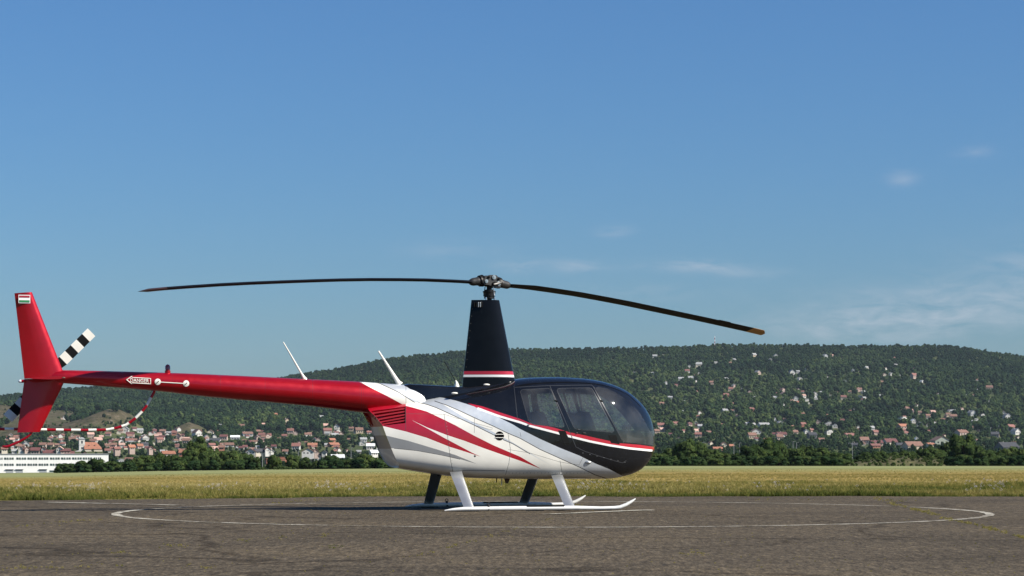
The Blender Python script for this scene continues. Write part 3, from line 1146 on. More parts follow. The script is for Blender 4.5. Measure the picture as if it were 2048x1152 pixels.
for k in range(22):
    for xx in (621, 628, 719, 727):
        breg.append(('gapr', dot(xx, 766 + k * 2.6, .45, 5)))
ov2, of2, lab2 = painted(BOOM, bb, breg, .07, .11)
M['redgap'] = pm('red_panel_gap', (0.14, 0.003, 0.008), 0.5)
MK2 = {'base': M['red'], 'base2': M['white'], 'silver': M['silver'], 'line': M['seam'], 'gap': M['seam'], 'gapr': M['redgap']}
boom = skin(BOOM, ov2, of2, lab2, ['base', 'base2', 'silver', 'line', 'gap', 'gapr'], MK2, 'tail_boom', HELI)[0]
boom['label'] = 'long tapering red tail boom with white and silver band at its root'
mb = MB()
ce = BOOM.pt(ua, 0)
zt_, zb_, zc_, w_ = BOOM.prof(ua)
mb.tube([(ce.x + .01, 0, zc_), (ce.x - .10, 0, zc_), (ce.x - .25, 0.02, zc_)], [w_, w_ * .95, w_ * .6], 16)
mb.build('tail_gearbox', M['red'], HELI, smooth=40)


def sidept(S, px, py, off=0.002, sg=1):
    p = S.pt(*S.uv(px, py), off)
    return Vector((p.x, p.y * sg, p.z))


# white plugs joined by a painted line, beacon, DANGER arrow
mb = MB()
a, b = sidept(BOOM, 316, 764), sidept(BOOM, 372, 767)
for pc in ((315.5, 763.6), (372.2, 767.0)):
    ring = [sidept(BOOM, *q, .004) for q in dot(*pc, 6.2, 20)]
    rim = [sidept(BOOM, *q, -.004) for q in dot(*pc, 6.2, 20)]
    c = sidept(BOOM, *pc, .012)
    o_ = MB()
    o_.add(ring + [c], [(k, (k + 1) % 20, 20) for k in range(20)])
    o_.rings([rim, ring], cap=False)
    pg = o_.build('white_plug', M['trwhite'], boom, smooth=50)
    s0, s1 = sidept(BOOM, pc[0] - 2.5, pc[1] + 2.5, .014), sidept(BOOM, pc[0] + 2.0, pc[1] - 1.5, .016)
    MB().tube([s0, s1], .006, 6).build('latch', M['seam'], boom)
q = [sidept(BOOM, x_, 763.9 + (x_ - 316) * .0575, .003) for x_ in np.linspace(321, 367, 9)]
MB().tube(q, .0065, 6, flat=(1, .4)).build('plug_strap', M['trwhite'], boom)
x, z = Lp(335.3, 745)
mb = MB()
zt0 = BOOM.prof(x)[0]
mb.tube([(x, 0, zt0 - .02), (x, 0, zt0 + .03), (x, 0, zt0 + .032), (x, 0, zt0 + .045)], [.040, .040, .032, .030], 14, mi=1)
mb.tube([(x, 0, zt0 + .045), (x, 0, zt0 + .085), (x, 0, zt0 + .105), (x, 0, zt0 + .116)], [.036, .036, .026, .006], 14, mi=0)
mb.build('beacon', [M['beacon'], M['red']], boom, smooth=50)


def placard(S, parent, sg=1):
    # arrow outline: tail on the right, head pointing aft
    xL, xH, xR = 253.0, 264.0, 301.0
    yc = lambda x_: 759.6 + (x_ - 253) * .052
    out = [(xL, yc(xL)), (xH, yc(xH) - 7.6), (xH, yc(xH) - 5.0), (xR, yc(xR) - 5.0), (xR, yc(xR) + 5.6), (xH, yc(xH) + 5.4), (xH, yc(xH) + 7.8)]
    q = [sidept(S, *p, .002, sg) for p in dense(out, 4)]
    MB().tube(q + q[:1], .0065, 6, cap=False).build('danger_arrow_outline', M['trwhite'], parent)
    cu = bpy.data.curves.new('danger', 'FONT')
    cu.body = 'DANGER'
    cu.size = 1.0
    cu.offset = .022
    cu.space_character = 1.02
    tmp = bpy.data.objects.new('danger_tmp', cu)
    COL.objects.link(tmp)
    dg = bpy.context.evaluated_depsgraph_get()
    me = bpy.data.meshes.new_from_object(tmp.evaluated_get(dg))
    bpy.data.objects.remove(tmp)
    xs_ = [v.co.x for v in me.vertices]
    ys_ = [v.co.y for v in me.vertices]
    x0, x1, y0, y1 = min(xs_), max(xs_), min(ys_), max(ys_)
    for v in me.vertices:
        tx = (v.co.x - x0) / (x1 - x0)
        ty = (v.co.y - y0) / (y1 - y0)
        px = 260.5 + tx * 37.5
        if sg < 0:
            px = 298.0 - tx * 37.5
        py = yc(px) + 3.6 - ty * 7.2
        v.co = sidept(S, px, py, .0035, sg)
    me.materials.clear()
    me.materials.append(M['trwhite'])
    link('danger_lettering', me, parent)


placard(BOOM, boom, 1)
placard(BOOM, boom, -1)


def slab(name, outline_px, yl, th, mat, parent=None, shape=None, mi=None):
    """thin aerofoil plate standing in a plane parallel to the centre plane; outline given leading edge first"""
    pts = [Lp(px, py, yl) for px, py in outline_px]
    n = len(pts)
    cx = sum(p[0] for p in pts) / n
    cz = sum(p[1] for p in pts) / n
    mb = MB()

    def ring(s_, off):
        return [(cx + (p[0] - cx) * s_, yl + off, cz + (p[1] - cz) * s_) for p in pts]
    mb.rings([ring(.80, -th / 2), ring(.95, -th / 2 * .7), ring(1.0, -th * .12), ring(1.0, th * .12), ring(.95, th / 2 * .7), ring(.80, th / 2)])
    return mb.build(name, mat, parent or HELI, smooth=60)


# tail surfaces
fin = MB()


def fin_panel(top, bottom, yl, th, rows=9):
    """top, bottom: ((rear px, py), (front px, py)); aerofoil sections between"""
    R = []
    prof = [(0, 0), (.06, .32), (.2, .46), (.4, .5), (.65, .36), (.9, .12), (1, .015)]
    for i in range(rows + 1):
        t = i / rows
        r_ = (top[0][0] + (bottom[0][0] - top[0][0]) * t, top[0][1] + (bottom[0][1] - top[0][1]) * t)
        f_ = (top[1][0] + (bottom[1][0] - top[1][0]) * t, top[1][1] + (bottom[1][1] - top[1][1]) * t)
        yy = yl
        rx, rz = Lp(*r_, yy)
        fx_, fz = Lp(*f_, yy)
        ring = []
        for s_, w_ in prof:
            ring.append((fx_ + (rx - fx_) * s_, yy - w_ * th, fz + (rz - fz) * s_))
        for s_, w_ in prof[-2:0:-1]:
            ring.append((fx_ + (rx - fx_) * s_, yy + w_ * th, fz + (rz - fz) * s_))
        R.append(ring)
    return R


up_ = MB().rings(fin_panel(((28.8, 586.5), (64, 584.5)), ((48.7, 757.5), (131, 755)), -.02, .085)).build('upper_fin', M['red'], HELI, smooth=50)
MB().rings(fin_panel(((48.7, 758), (132, 757)), ((34.5, 865), (79.5, 864)), -.02, .07)).build('lower_fin', M['red'], HELI, smooth=50)
# flag near the top of the fin: three bars on a white border
for sg, yy in ((-1, -.066), (1, .026)):
    def plate(a, b, m_, dy):
        mb = MB()
        xx0, zz0 = Lp(a[0], a[1], yy)
        xx1, zz1 = Lp(b[0], b[1], yy)
        mb.box(((xx0 + xx1) / 2, yy + sg * dy, (zz0 + zz1) / 2), (abs(xx1 - xx0), .004, abs(zz0 - zz1)))
        return mb.build('flag_bar', m_, up_)
    plate((37, 589.5), (60.5, 606.5), M['flagwhite'], 0)
    plate((38.5, 591), (59.2, 595.2), M['flagred'], .0035)
    plate((38.5, 600.2), (59.2, 605), M['flaggreen'], .0035)
# tailplane on the right, its tip swept back
mb = MB()
R = []
for t in np.linspace(0, 1, 7):
    yl = .10 - .62 * t
    fx_, fz = Lp(131 + 0.5 * t, 754.5 + 1.5 * math.sin(t * 2), yl)
    rx, rz = Lp(48.5 + 10 * t, 757.0, yl)
    ring = []
    for s_, w_ in [(0, 0), (.06, .3), (.25, .5), (.5, .5), (.8, .25), (1, .03)]:
        ring.append((fx_ + (rx - fx_) * s_, yl, fz + (rz - fz) * s_ + w_ * .045))
    for s_, w_ in [(.8, .25), (.5, .5), (.25, .5), (.06, .3)]:
        ring.append((fx_ + (rx - fx_) * s_, yl, fz + (rz - fz) * s_ - w_ * .03))
    R.append(ring)
mb.rings(R)
stab = mb.build('tailplane', M['red'], HELI, smooth=50)
c = P3(127.0, 755.5, -.54)
MB().ball(c, (.025, .010, .010)).build('position_light', M['brown'], stab, smooth=60)
a, b = P3(52, 762, -.02), P3(38, 762.5, -.02)
mb = MB()
mb.tube([a, ((a[0] + b[0]) / 2, a[1], b[2]), (b[0] + .03, b[1], b[2])], [.022, .022, .022], 10, mi=0)
mb.ball((b[0] + .02, b[1], b[2]), (.032, .022, .022), mi=1)
mb.build('tail_light', [M['red'], M['lens']], HELI, smooth=50)
# tail rotor on the left flank
TY = .30
tc_ = P3(98, 749, TY)
trot = MB()
trot.tube([(tc_[0], -.02, tc_[2]), (tc_[0], TY + .06, tc_[2])], [.035, .03], 12)
trot.box((tc_[0], TY + .02, tc_[2]), (.16, .05, .07), bev=.01)
trot = trot.build('tail_rotor', M['darkmetal'], HELI, smooth=40)
for (tx, ty) in ((183.0, 664.5), (15.5, 836.5)):
    te = P3(tx, ty, TY)
    d = Vector((te[0] - tc_[0], 0, te[2] - tc_[2]))
    Lb = d.length
    d.normalize()
    nrm_ = Vector((d.z, 0, -d.x))
    c0 = Vector((tc_[0], TY, tc_[2]))
    R, md = [], []
    sts = [0.06, .16, .26, .40, .545, .69, .835, 1.0]
    cols = [0, 0, 0, 1, 0, 1, 0, 1]
    sts2, md = [], []
    bands = [(.05, .42, 0), (.42, .56, 1), (.56, .70, 0), (.70, .845, 1), (.845, .99, 0)]
    bands = [(.05, .40, 0), (.40, .55, 1), (.55, .70, 0), (.70, .85, 1), (.85, 1.0, 0)]
    bands = [(.05, .33, 0), (.33, .465, 1), (.465, .60, 0), (.60, .735, 1), (.735, .868, 0), (.868, 1.0, 1)]
    for s0, s1, mm in bands:
        sts2 += [s0, s1]
        md += [mm, mm]
    for s_ in sts2:
        cw = .075 if s_ > .18 else .035
        tw = .16
        ring = []
        for k, w_ in [(-1, 0), (-.75, .55), (-.3, 1), (.3, .75), (1, 0), (.3, -.75), (-.3, -1), (-.75, -.55)]:
            p = c0 + d * (Lb * s_) + nrm_ * (k * cw) + Vector((0, 1, 0)) * (w_ * .011 + k * cw * tw)
            ring.append(tuple(p))
        R.append(ring)
    MB().rings(R, mids=md[:-1] + [md[-1]]).build('tail_rotor_blade', [M['rubber'], M['trwhite']], trot, smooth=30)
# guard hoop, red and white bands
GP = [(308.5, 780), (308, 784), (300.6, 798), (292, 813), (282, 825), (269, 838), (251.8, 850), (234.4, 855.5), (215, 859.5), (173.6, 860.3), (130, 860), (84.6, 859.4), (40, 858.6), (0, 857.8), (-14, 857.2), (-26, 852), (-33, 842)]
gq = dense(GP, 3.0, False)
gpts = [P3(px, py, .08) for px, py in gq]
cum = [0]
for i in range(1, len(gq)):
    cum.append(cum[-1] + math.dist(gq[i], gq[i - 1]))
md = []
for i in range(len(gq) - 1):
    cc = cum[i] - 16
    md.append(1 if (cc % 33.4) < 16.8 and cc > 0 else 0)
MB().tube(gpts, .0195, 10, mids=md).build('tail_rotor_guard', [M['red'], M['trwhite']], HELI, smooth=40)
tsk = [P3(64, 862, -.02), P3(62, 867, -.02), P3(55, 873.5, -.02), P3(40, 882.5, -.02), P3(20, 891.5, -.02), P3(13, 893.5, -.02), P3(5, 893, -.02)]
MB().tube(tsk, [.017, .017, .017, .017, .018, .02, .012], 8).build('tail_skid', M['red'], HELI, smooth=50)


# aerials
def aerial(name, base, tip, w0, w1, mat, basew):
    b3, t3 = Vector(P3(*base)), Vector(P3(*tip))
    k = b3 + (t3 - b3) * .16
    mb = MB()
    mb.tube([b3 + (b3 - t3) * .03, b3 + (t3 - b3) * .05, k, t3], [basew, basew * .62, w0, w1], 8, flat=(1, .5))
    return mb.build(name, mat, boom, smooth=60)


aerial('whip_aerial', (609, 757.5), (566.5, 684), .014, .007, M['trwhite'], .036)
aerial('blade_aerial', (798, 767.5), (757, 702), .028, .011, M['trwhite'], .055)
# black spine between mast fairing and boom root
mb = MB()
R = []
for px, py, wd in ((806, 770.0, .10), (815, 767.8, .15), (860, 770, .17), (900, 772.2, .185), (930, 773.8, .20), (980, 768, .20), (1020, 760, .18), (1040, 757.5, .12)):
    x, z = Lp(px, py)
    ring = []
    for a in np.linspace(0, math.pi, 9):
        ring.append((x, -wd * math.cos(a) * 1.0, z - .055 * (1 - math.sin(a) ** .55)))
    ring += [(x, wd, z - .35), (x, -wd, z - .35)]
    R.append(ring)
mb.rings(R)
spine = mb.build('spine_fairing', M['black'], HELI, smooth=50)
b3 = P3(913, 772.5)
mb = MB()
mb.tube([(b3[0], 0, b3[2] - .02), (b3[0], 0, b3[2] + .05), (b3[0] - .015, 0, b3[2] + .085)], [.05, .022, .008], 12)
ab = mb.build('aerial_base', M['trwhite'], spine, smooth=60)
t3 = P3(888, 722)
MB().tube([(b3[0] - .012, 0, b3[2] + .07), t3], [.006, .004], 6).build('whip_aerial', M['rubber'], spine)
for px, py, yl in ((909, 786.5, -.34), (973, 769.5, -.30)):
    c = P3(px, py, yl)
    MB().ball(c, (.05, .03, .016)).build('fairing_knob', M['trwhite'], spine, smooth=60)

# mast fairing: aerofoil sections, red and white band near its foot
NACA = [(0, 0), (.02, .21), (.06, .35), (.13, .455), (.25, .5), (.40, .48), (.55, .40), (.7, .295), (.85, .165), (1, .03)]
R, md = [], []
lv = [601, 604, 625, 650, 680, 710, 743, 743.4, 750, 750.4, 755, 755.4, 765, 785]
for i, py in enumerate(lv):
    pf = 998 + (py - 602) * (30 / 155)
    pr = 943 - (py - 601) * (18 / 169)
    xf, z = Lp(pf, py)
    xr, _ = Lp(pr, py)
    th = .24 + (py - 601) / 169 * .12
    if py == 601:
        th *= .97
    ring = [(xf + (xr - xf) * s_, -w_ * th, z) for s_, w_ in NACA]
    ring += [(xf + (xr - xf) * s_, w_ * th, z) for s_, w_ in NACA[-1:0:-1]]
    R.append(ring)
    md.append({743.4: 1, 750.4: 2}.get(py, 0) if py in (743.4, 750.4) else 0)
mast_f = MB().rings(R, mids=md).build('mast_fairing', [M['fairing'], M['pinred'], M['pinwhite']], HELI, smooth=45)
for k in range(5):
    px = 947 + k * 3.6
    for sg in (-1, 1):
        x, z0 = Lp(px, 605, 0)
        _, z1 = Lp(px, 615, 0)
        yy = .03 + .010 * k
        MB().box((x, sg * (yy + .012), (z0 + z1) / 2), (.012, .03, z0 - z1), bev=.004).build('slot_rib', M['alu'] if k in (2, 3) else M['rubber'], mast_f)
for k in range(9):
    py = 618 + k * 14.5
    pr = 943 - (py - 601) * (18 / 169) + 3.0
    for off, yy in ((0, .035), ):
        x, z = Lp(pr, py, -.03)
        MB().ball((x, -.034 - k * .0012, z), (.007, .004, .007), seg=6, rg=4).build('rivet', M['grip'], mast_f)

# rotor mast and head
HX, HZ = Lp(979, 563)
mx_, mz = Lp(978.5, 600)
mb = MB()
mb.tube([(mx_, 0, mz - .1), (mx_, 0, HZ - .03)], .038, 14)
mb.tube([(mx_, 0, mz + .02), (mx_, 0, mz + .05), (mx_, 0, mz + .055), (mx_, 0, mz + .09), (mx_, 0, mz + .11), (mx_, 0, mz + .115)], [.075, .075, .085, .085, .09, .06], 18)
mb.tube([(mx_, 0, mz + .115), (mx_, 0, mz + .125), (mx_, 0, mz + .128), (mx_, 0, mz + .145), (mx_, 0, mz + .15)], [.095, .095, .075, .075, .05], 18)
swash = mb.build('rotor_mast', M['darkmetal'], HELI, smooth=40)
for dx, dy in ((.055, -.07), (-.06, .07)):
    MB().tube([(mx_ + dx, dy, mz + .06), (mx_ + dx * .9, dy, mz + .1), (mx_ + dx * .7, dy, HZ - .07)], [.012, .008, .008], 8).build('pitch_link', M['alu'], swash, smooth=50)
for dx, dy in ((.065, -.05), (-.06, -.05), (.02, .08)):
    MB().tube([(mx_ + dx, dy, mz - .03), (mx_ + dx, dy, mz + .035)], [.017, .013], 8).build('control_rod', M['steel'], swash, smooth=50)
# blade direction in helicopter axes (world direction turned back by the heading)
bw = Vector((.866, .5, 0))
ba_ = math.atan2(bw.y, bw.x) - PSI
bd = Vector((math.cos(ba_), math.sin(ba_), 0))
bn = Vector((-bd.y, bd.x, 0))
H0 = Vector((HX, 0, HZ))
mb = MB()
tee = .075


def hb(a, n, z):
    return tuple(H0 + bd * a + bn * n + Vector((0, 0, z - a * tee)))


# two cheek plates with lightening holes (as dark bosses), between them the teeter block
for sgn in (-1, 1):
    prof = [(-.155, -.035), (-.12, .045), (-.04, .085), (.06, .095), (.125, .05), (.15, -.02), (.13, -.075), (.05, -.085), (-.06, -.06), (-.13, -.06)]
    mb.rings([[hb(a, sgn * .062, z) for a, z in prof], [hb(a, sgn * .085, z) for a, z in prof]])
mb.rings([[hb(a, n, z) for n, z in ((-.06, -.05), (.06, -.05), (.06, .06), (-.06, .06))] for a in (-.11, .11)])
hubo = mb.build('rotor_hub', M['grip'], HELI, smooth=35)
for a, z, r_, mt in ((.02, .058, .031, 'steel'), (.095, -.022, .033, 'steel'), (-.105, -.012, .026, 'steel'), (-.065, .048, .019, 'rubber'), (.10, .042, .019, 'rubber'), (.02, -.03, .022, 'rubber')):
    p = [hb(a, s_, z) for s_ in (-.104, .104)]
    o_ = MB()
    o_.tube([p[0], p[1]], r_, 14)
    o_.tube([hb(a, -.112, z), hb(a, .112, z)], r_ * .55, 6)
    o_.build('hinge_bolt', M[mt], hubo, smooth=35)
RB = {'right': ([(1019, 571.5), (1060, 576), (1100, 581.5), (1150, 589), (1200, 598), (1250, 607.5), (1300, 618), (1350, 628.5), (1400, 639), (1450, 650), (1495, 660), (1516, 665), (1528, 668)], 1),
      'left': ([(940, 564.5), (900, 562.5), (850, 560.5), (800, 559.8), (740, 559.6), (680, 560.5), (620, 562.3), (560, 564.5), (500, 567), (440, 570), (380, 574), (330, 577.7), (295, 581), (280, 582.5)], -1)}
for side, (pts, sg) in RB.items():
    d2 = bw * sg
    line = []
    for px, py in pts:
        a = (px - CX) / F
        hw = Matrix.Rotation(PSI, 3, 'Z') @ H0 + Vector((OX, OY, 0))
        t = (a * hw.y - hw.x) / (d2.x - a * d2.y)
        D = hw.y + d2.y * t
        line.append((t, CH + (YH - py) * D / F))
    R, md = [], []
    n = len(line)
    for i, (t, z) in enumerate(line):
        ch = .254
        th = (.034 if side == 'right' else .046) if i else .05
        le, te = .35, -.65
        if i == 0:
            ch = .16
        if i == n - 1:
            ch, th = .12, .012
        c = H0 + bd * sg * t
        c.z = z
        bnn = bn * sg     # towards the leading edge (rotor turns anticlockwise from above)
        ring = []
        for s_, w_ in [(0, 0), (.05, .42), (.2, 1), (.4, .95), (.7, .5), (1, .08), (1, -.08), (.7, -.45), (.4, -.8), (.2, -.85), (.05, -.42)]:
            off = (.35 - s_) * ch + (.05 if i == n - 1 and side == 'right' else 0)
            p = c + bnn * off + Vector((0, 0, w_ * th / 2 + off * (-.15 if side == 'right' else .03)))
            ring.append(tuple(p))
        R.append(ring)
        md.append(0)
    # last metre-fraction painted
    k0 = n - 3
    md = [1 if i >= k0 else 0 for i in range(n)]
    bl = MB()
    bl.rings(R, mids=md)
    # polished upper leading strip
    blo = bl.build('rotor_blade', [M['blade'], M['yellow'] if side == 'right' else M['tipbrown']], HELI, smooth=35)
    blo['label'] = 'drooping dark rotor blade with ochre tip, pointing over the nose' if side == 'right' else 'long dark rotor blade with brown tip, reaching back over the tail boom'
    # trim tab
    if side == 'right':
        t0, z0 = line[8]
        t1, z1 = line[9]
        q0, q1 = (t0 + (t1 - t0) * .5, z0 + (z1 - z0) * .5), (t0 + (t1 - t0) * .95, z0 + (z1 - z0) * .95)
        bx = []
        for (t, z) in (q0, q1):
            c = H0 + bd * sg * t
            c.z = z
            bx.append([tuple(c + bn * sg * o_ + Vector((0, 0, dz))) for o_, dz in ((-.155, .026), (-.185, .030), (-.185, .026), (-.155, .021))])
        MB().rings(bx).build('trim_tab', M['blade'], blo)
    # grip, pitch bearing housing with ribs
    gm = MB()
    t0, z0 = line[0]
    a0 = H0 + bd * sg * .11 + Vector((0, 0, -.11 * sg * tee))
    a1 = H0 + bd * sg * t0
    a1.z = z0
    seq = [0, .25, .26, .5, .52, .8, .95, 1.05]
    rad = [.078, .080, .062, .060, .058, .056, .045, .028]
    gm.tube([a0 + (a1 - a0) * s_ for s_ in seq], rad, 16)
    go = gm.build('blade_grip', M['grip'], blo, smooth=35)
    for k in range(4):
        s_ = .02 + k * .075
        c0 = a0 + (a1 - a0) * s_
        MB().tube([c0, c0 + (a1 - a0).normalized() * .008], .086 - .002 * k, 16).build('boot_ring', M['rubber'], blo, smooth=35)
    horn = MB()
    horn.tube([a0 + (a1 - a0) * .15 + bn * sg * -.07, a0 + bd * sg * -.05 + bn * sg * -.11 + Vector((0, 0, -.03)), H0 + bn * sg * -.115 + Vector((0, 0, -.05))], [.03, .022, .016], 8)
    horn.build('pitch_horn', M['grip'], blo, smooth=40)

# landing gear
for sg in (-1, 1):
    yk = -1.09
    SP = [(889, 1021.2), (905, 1020.6), (925, 1019.9), (950, 1019.6), (1000, 1019.3), (1050, 1019.0), (1100, 1018.6), (1150, 1018.2), (1200, 1017.6), (1228, 1016.9), (1240, 1014.5), (1252, 1009.5), (1263, 1003), (1271, 997.3)]
    q = [P3(px, py, yk) for px, py in SP]
    rr_ = [.008, .020, .028, .030, .031, .031, .031, .031, .024, .026, .028, .026, .020, .008]
    q = [(p[0], p[1] * -sg, max(p[2], r_ + .012)) for p, r_ in zip(q, rr_)]
    sk = MB().tube(q, rr_, 12).build('landing_skid', M['skid'], HELI, smooth=50)
    sk['label'] = 'white landing skid tube with upturned toe'
    # walkway pad, wear shoes and wheel lug
    a, b = Lp(1054, 1016, yk)[0], Lp(1128, 1016, yk)[0]
    MB().box(((a + b) / 2, -sg * yk, .075), (b - a, .062, .018), bev=.006).build('step_pad', M['rubber'], sk)
    for px in (940, 1070, 1205):
        x_ = Lp(px, 1020, yk)[0]
        MB().box((x_, -sg * yk, .010), (.26, .03, .016), bev=.004).build('wear_shoe', M['darkmetal'], sk)
    x_ = Lp(977, 1016, yk)[0]
    lg = MB()
    lg.tube([(x_, -sg * yk, .02), (x_, -sg * yk, .10)], [.036, .012], 8)
    lg.tube([(x_ - .02, -sg * yk, .09), (x_ - .022, -sg * yk, .118), (x_, -sg * yk, .13), (x_ + .02, -sg * yk, .118), (x_ + .018, -sg * yk, .09)], .006, 6)
    lg.build('wheel_lug', M['darkmetal'], sk, smooth=50)
    for (t_r, t_f, b_r, b_f) in (((899.5, 944), (923.5, 942.5), (928.0, 1016.5), (948.5, 1016)), ((1101.2, 948), (1124, 947), (1130, 1014.5), (1150, 1014))):
        R = []
        for t in np.linspace(0, 1, 6):
            yl = -.50 + (yk + .50) * t
            rx, rz = Lp(t_r[0] + (b_r[0] - t_r[0]) * t, t_r[1] + (b_r[1] - t_r[1]) * t, yl)
            fx_, fz = Lp(t_f[0] + (b_f[0] - t_f[0]) * t, t_f[1] + (b_f[1] - t_f[1]) * t, yl)
            ring = []
            for s_, w_ in [(0, 0), (.06, .5), (.22, .95), (.42, 1), (.7, .62), (1, .06), (1, -.06), (.7, -.62), (.42, -1), (.22, -.95), (.06, -.5)]:
                ring.append((fx_ + (rx - fx_) * s_, (yl + w_ * .028) * -sg, fz + (rz - fz) * s_ + w_ * .012 * 0))
            R.append(ring)
        MB().rings(R).build('landing_strut', M['alu'], HELI, smooth=50)
# cross tubes under the belly
for px in (912, 1112):
    x_, z_ = Lp(px, 948, -.5)
    MB().tube([(x_, -.44, z_ - .01), (x_, 0, z_ + .02), (x_, .44, z_ - .01)], .030, 10).build('cross_tube', M['darkmetal'], HELI, smooth=50)
# belly details
mb = MB()
x0_, z0_ = Lp(1007, 955)
x1_, _ = Lp(1022, 955)
x2_, z2_ = Lp(1011, 967)
x3_, _ = Lp(1016, 967)
mb.rings([[(x0_, s_ * .008, z0_ + .02), (x1_, s_ * .008, z0_ + .02), (x3_, s_ * .005, z2_), (x2_, s_ * .005, z2_)] for s_ in (-1, 1)])
mb.build('belly_aerial', M['brown'], HELI)
for px, m_, l_ in ((993.3, 'rubber', 965), (1003.5, 'skid', 971)):
    MB().tube([P3(px, 953), P3(px, l_)], [.010, .007], 8).build('drain_pipe', M[m_], HELI, smooth=50)
c = sidept(BODY, 1176.5, 924.3, .004)
MB().ball(tuple(c), (.050, .022, .020)).build('position_light', M['alu'], HELI, smooth=60)
c = sidept(BODY, 1176.5, 924.3, .004, -1)
MB().ball(tuple(c), (.050, .022, .020)).build('position_light', M['alu'], HELI, smooth=60)
for (a, b) in (((1155, 859.5), (1160, 859.6)), ((1166, 866), (1171, 866.4)), ((1152.5, 865.5), (1154.5, 866.5)), ((1065, 856.5), (1070, 857.5)), ((1055, 849.5), (1058, 851.5)), ((1109, 801), (1115, 803)), ((1200, 801), (1206, 803))):
    MB().tube([sidept(BODY, *a, .008), sidept(BODY, *b, .008)], .007, 8).build('door_fitting', M['grip'] if a[0] not in (1109, 1200) else M['rubber'], HELI, smooth=50)
for sg in (1, -1):   # dark air scoops let into the doors
    for qd in ([(1116.5, 861), (1130.5, 862.3), (1140.2, 887), (1127.2, 887)], [(1217, 870.5), (1231.5, 870.5), (1239, 888.2), (1222.3, 885.6)]):
        p = [sidept(BODY, *v_, .003, sg) for v_ in qd]
        c_ = sum(p, Vector()) / 4
        inn = [c_ + (v_ - c_) * .8 + Vector((0, .012 * sg, 0)) for v_ in p]
        MB().rings([p, inn], cap=True).build('door_scoop', M['rubber'], HELI)

# cabin inside
fl0, fl1 = Lp(1035, 905)[0], Lp(1262, 905)[0]
zf_ = Lp(1150, 915)[1]
MB().box(((fl0 + fl1) / 2 - .05, 0, zf_), (fl1 - fl0 - .1, .86, .03), bev=.01).build('cabin_floor', M['cabin'], HELI)
xb, zb1 = Lp(1036, 800)
bulk = []
for z in np.linspace(Lp(1036, 920)[1], Lp(1036, 765)[1], 8):
    zt_, zb_, zc_, w_ = BODY.prof(BODY.u(xb))
    t = (z - zc_) / (zt_ - zc_) if z > zc_ else (zc_ - z) / (zc_ - zb_)
    nn = BODY.nt if z > zc_ else BODY.nb
    yy = w_ * max(0, 1 - min(t, 1) ** nn) ** (1 / nn) - .03
    bulk.append([(xb, -max(yy, .05), z), (xb, max(yy, .05), z)])
MB().rings(bulk, cap=False, closed=False).build('rear_bulkhead', M['cabin'], HELI)
for (pxb, pxc) in ((1062, 1090), (1152, 1182)):
    for yy in (-.30, .30):
        x_, zt_ = Lp(pxb, 822, yy)
        xb_, _ = Lp(pxb + 12, 862, yy)
        xc_, zc_ = Lp(pxc, 868, yy)
        xs0 = Lp(pxb, 822, 0)[0]
        xs1 = Lp(pxb + 14, 866, 0)[0]
        z0s, z1s = Lp(pxb, 868, 0)[1], Lp(pxb, 824, 0)[1]
        mb = MB()
        mb.rings([[(xs1 + (xs0 - xs1) * t + dx, yy + dy * w_, z0s + (z1s - z0s) * t) for dx, dy in ((-.05, -.2), (.04, -.22), (.06, 0), (.04, .22), (-.05, .2))] for t, w_ in ((0, 1), (.35, 1.02), (.75, .95), (.95, .8), (1.0, .55))])
        seat = mb.build('seat_back', M['seat'], HELI, smooth=40)
        MB().box((xs1 + .24, yy, z0s - .03), (.46, .44, .13), bev=.04).build('seat_cushion', M['seat'], seat, smooth=40)
# instrument pedestal with hood and dials, cyclic stick with its bar
xp, zp = Lp(1256, 872)
mb = MB()
mb.rings([[(xp + dx, yy, zp + dz) for dx, dz in ((-.10, -.42), (.16, -.42), (.18, -.02), (.10, .075), (-.07, .085), (-.10, .04))] for yy in (-.22, -.2, .2, .22)])
con = mb.build('instrument_console', M['panel'], HELI, smooth=30)
for i in range(3):
    for j in range(2):
        c = (xp - .102, -.13 + i * .13, zp + .0 - j * .11)
        MB().tube([c, (c[0] - .006, c[1], c[2])], .045, 14).build('dial', M['dial'], con, smooth=40)
MB().box((xp - .02, 0, zp + .125), (.10, .16, .07), bev=.015).build('compass_pod', M['panel'], con)
xs_, zs_ = Lp(1205, 880)
st = MB()
st.tube([(xs_, 0, zs_ - .22), (xs_ + .02, 0, zs_ - .02), (xs_ - .03, 0, zs_ + .10), (xs_ - .06, 0, zs_ + .13)], .013, 8)
st.tube([(xs_ - .05, -.30, zs_ + .10), (xs_ - .06, -.28, zs_ + .13), (xs_ - .06, .28, zs_ + .13), (xs_ - .05, .30, zs_ + .10)], .011, 8)
for yy in (-.30, .30):
    st.tube([(xs_ - .06, yy, zs_ + .15), (xs_ - .05, yy, zs_ + .0)], .017, 8)
st.build('cyclic_stick', M['panel'], HELI, smooth=50)
for yy in (-.3, .3):
    a = Lp(1154, 775, 0)
    MB().tube([(Lp(1152, 824, 0)[0], yy, Lp(1152, 824, 0)[1]), (Lp(1140, 778, 0)[0], yy * 1.15, Lp(1140, 779, 0)[1])], .016, 6, flat=(.3, 1)).build('shoulder_belt', M['seat'], HELI)
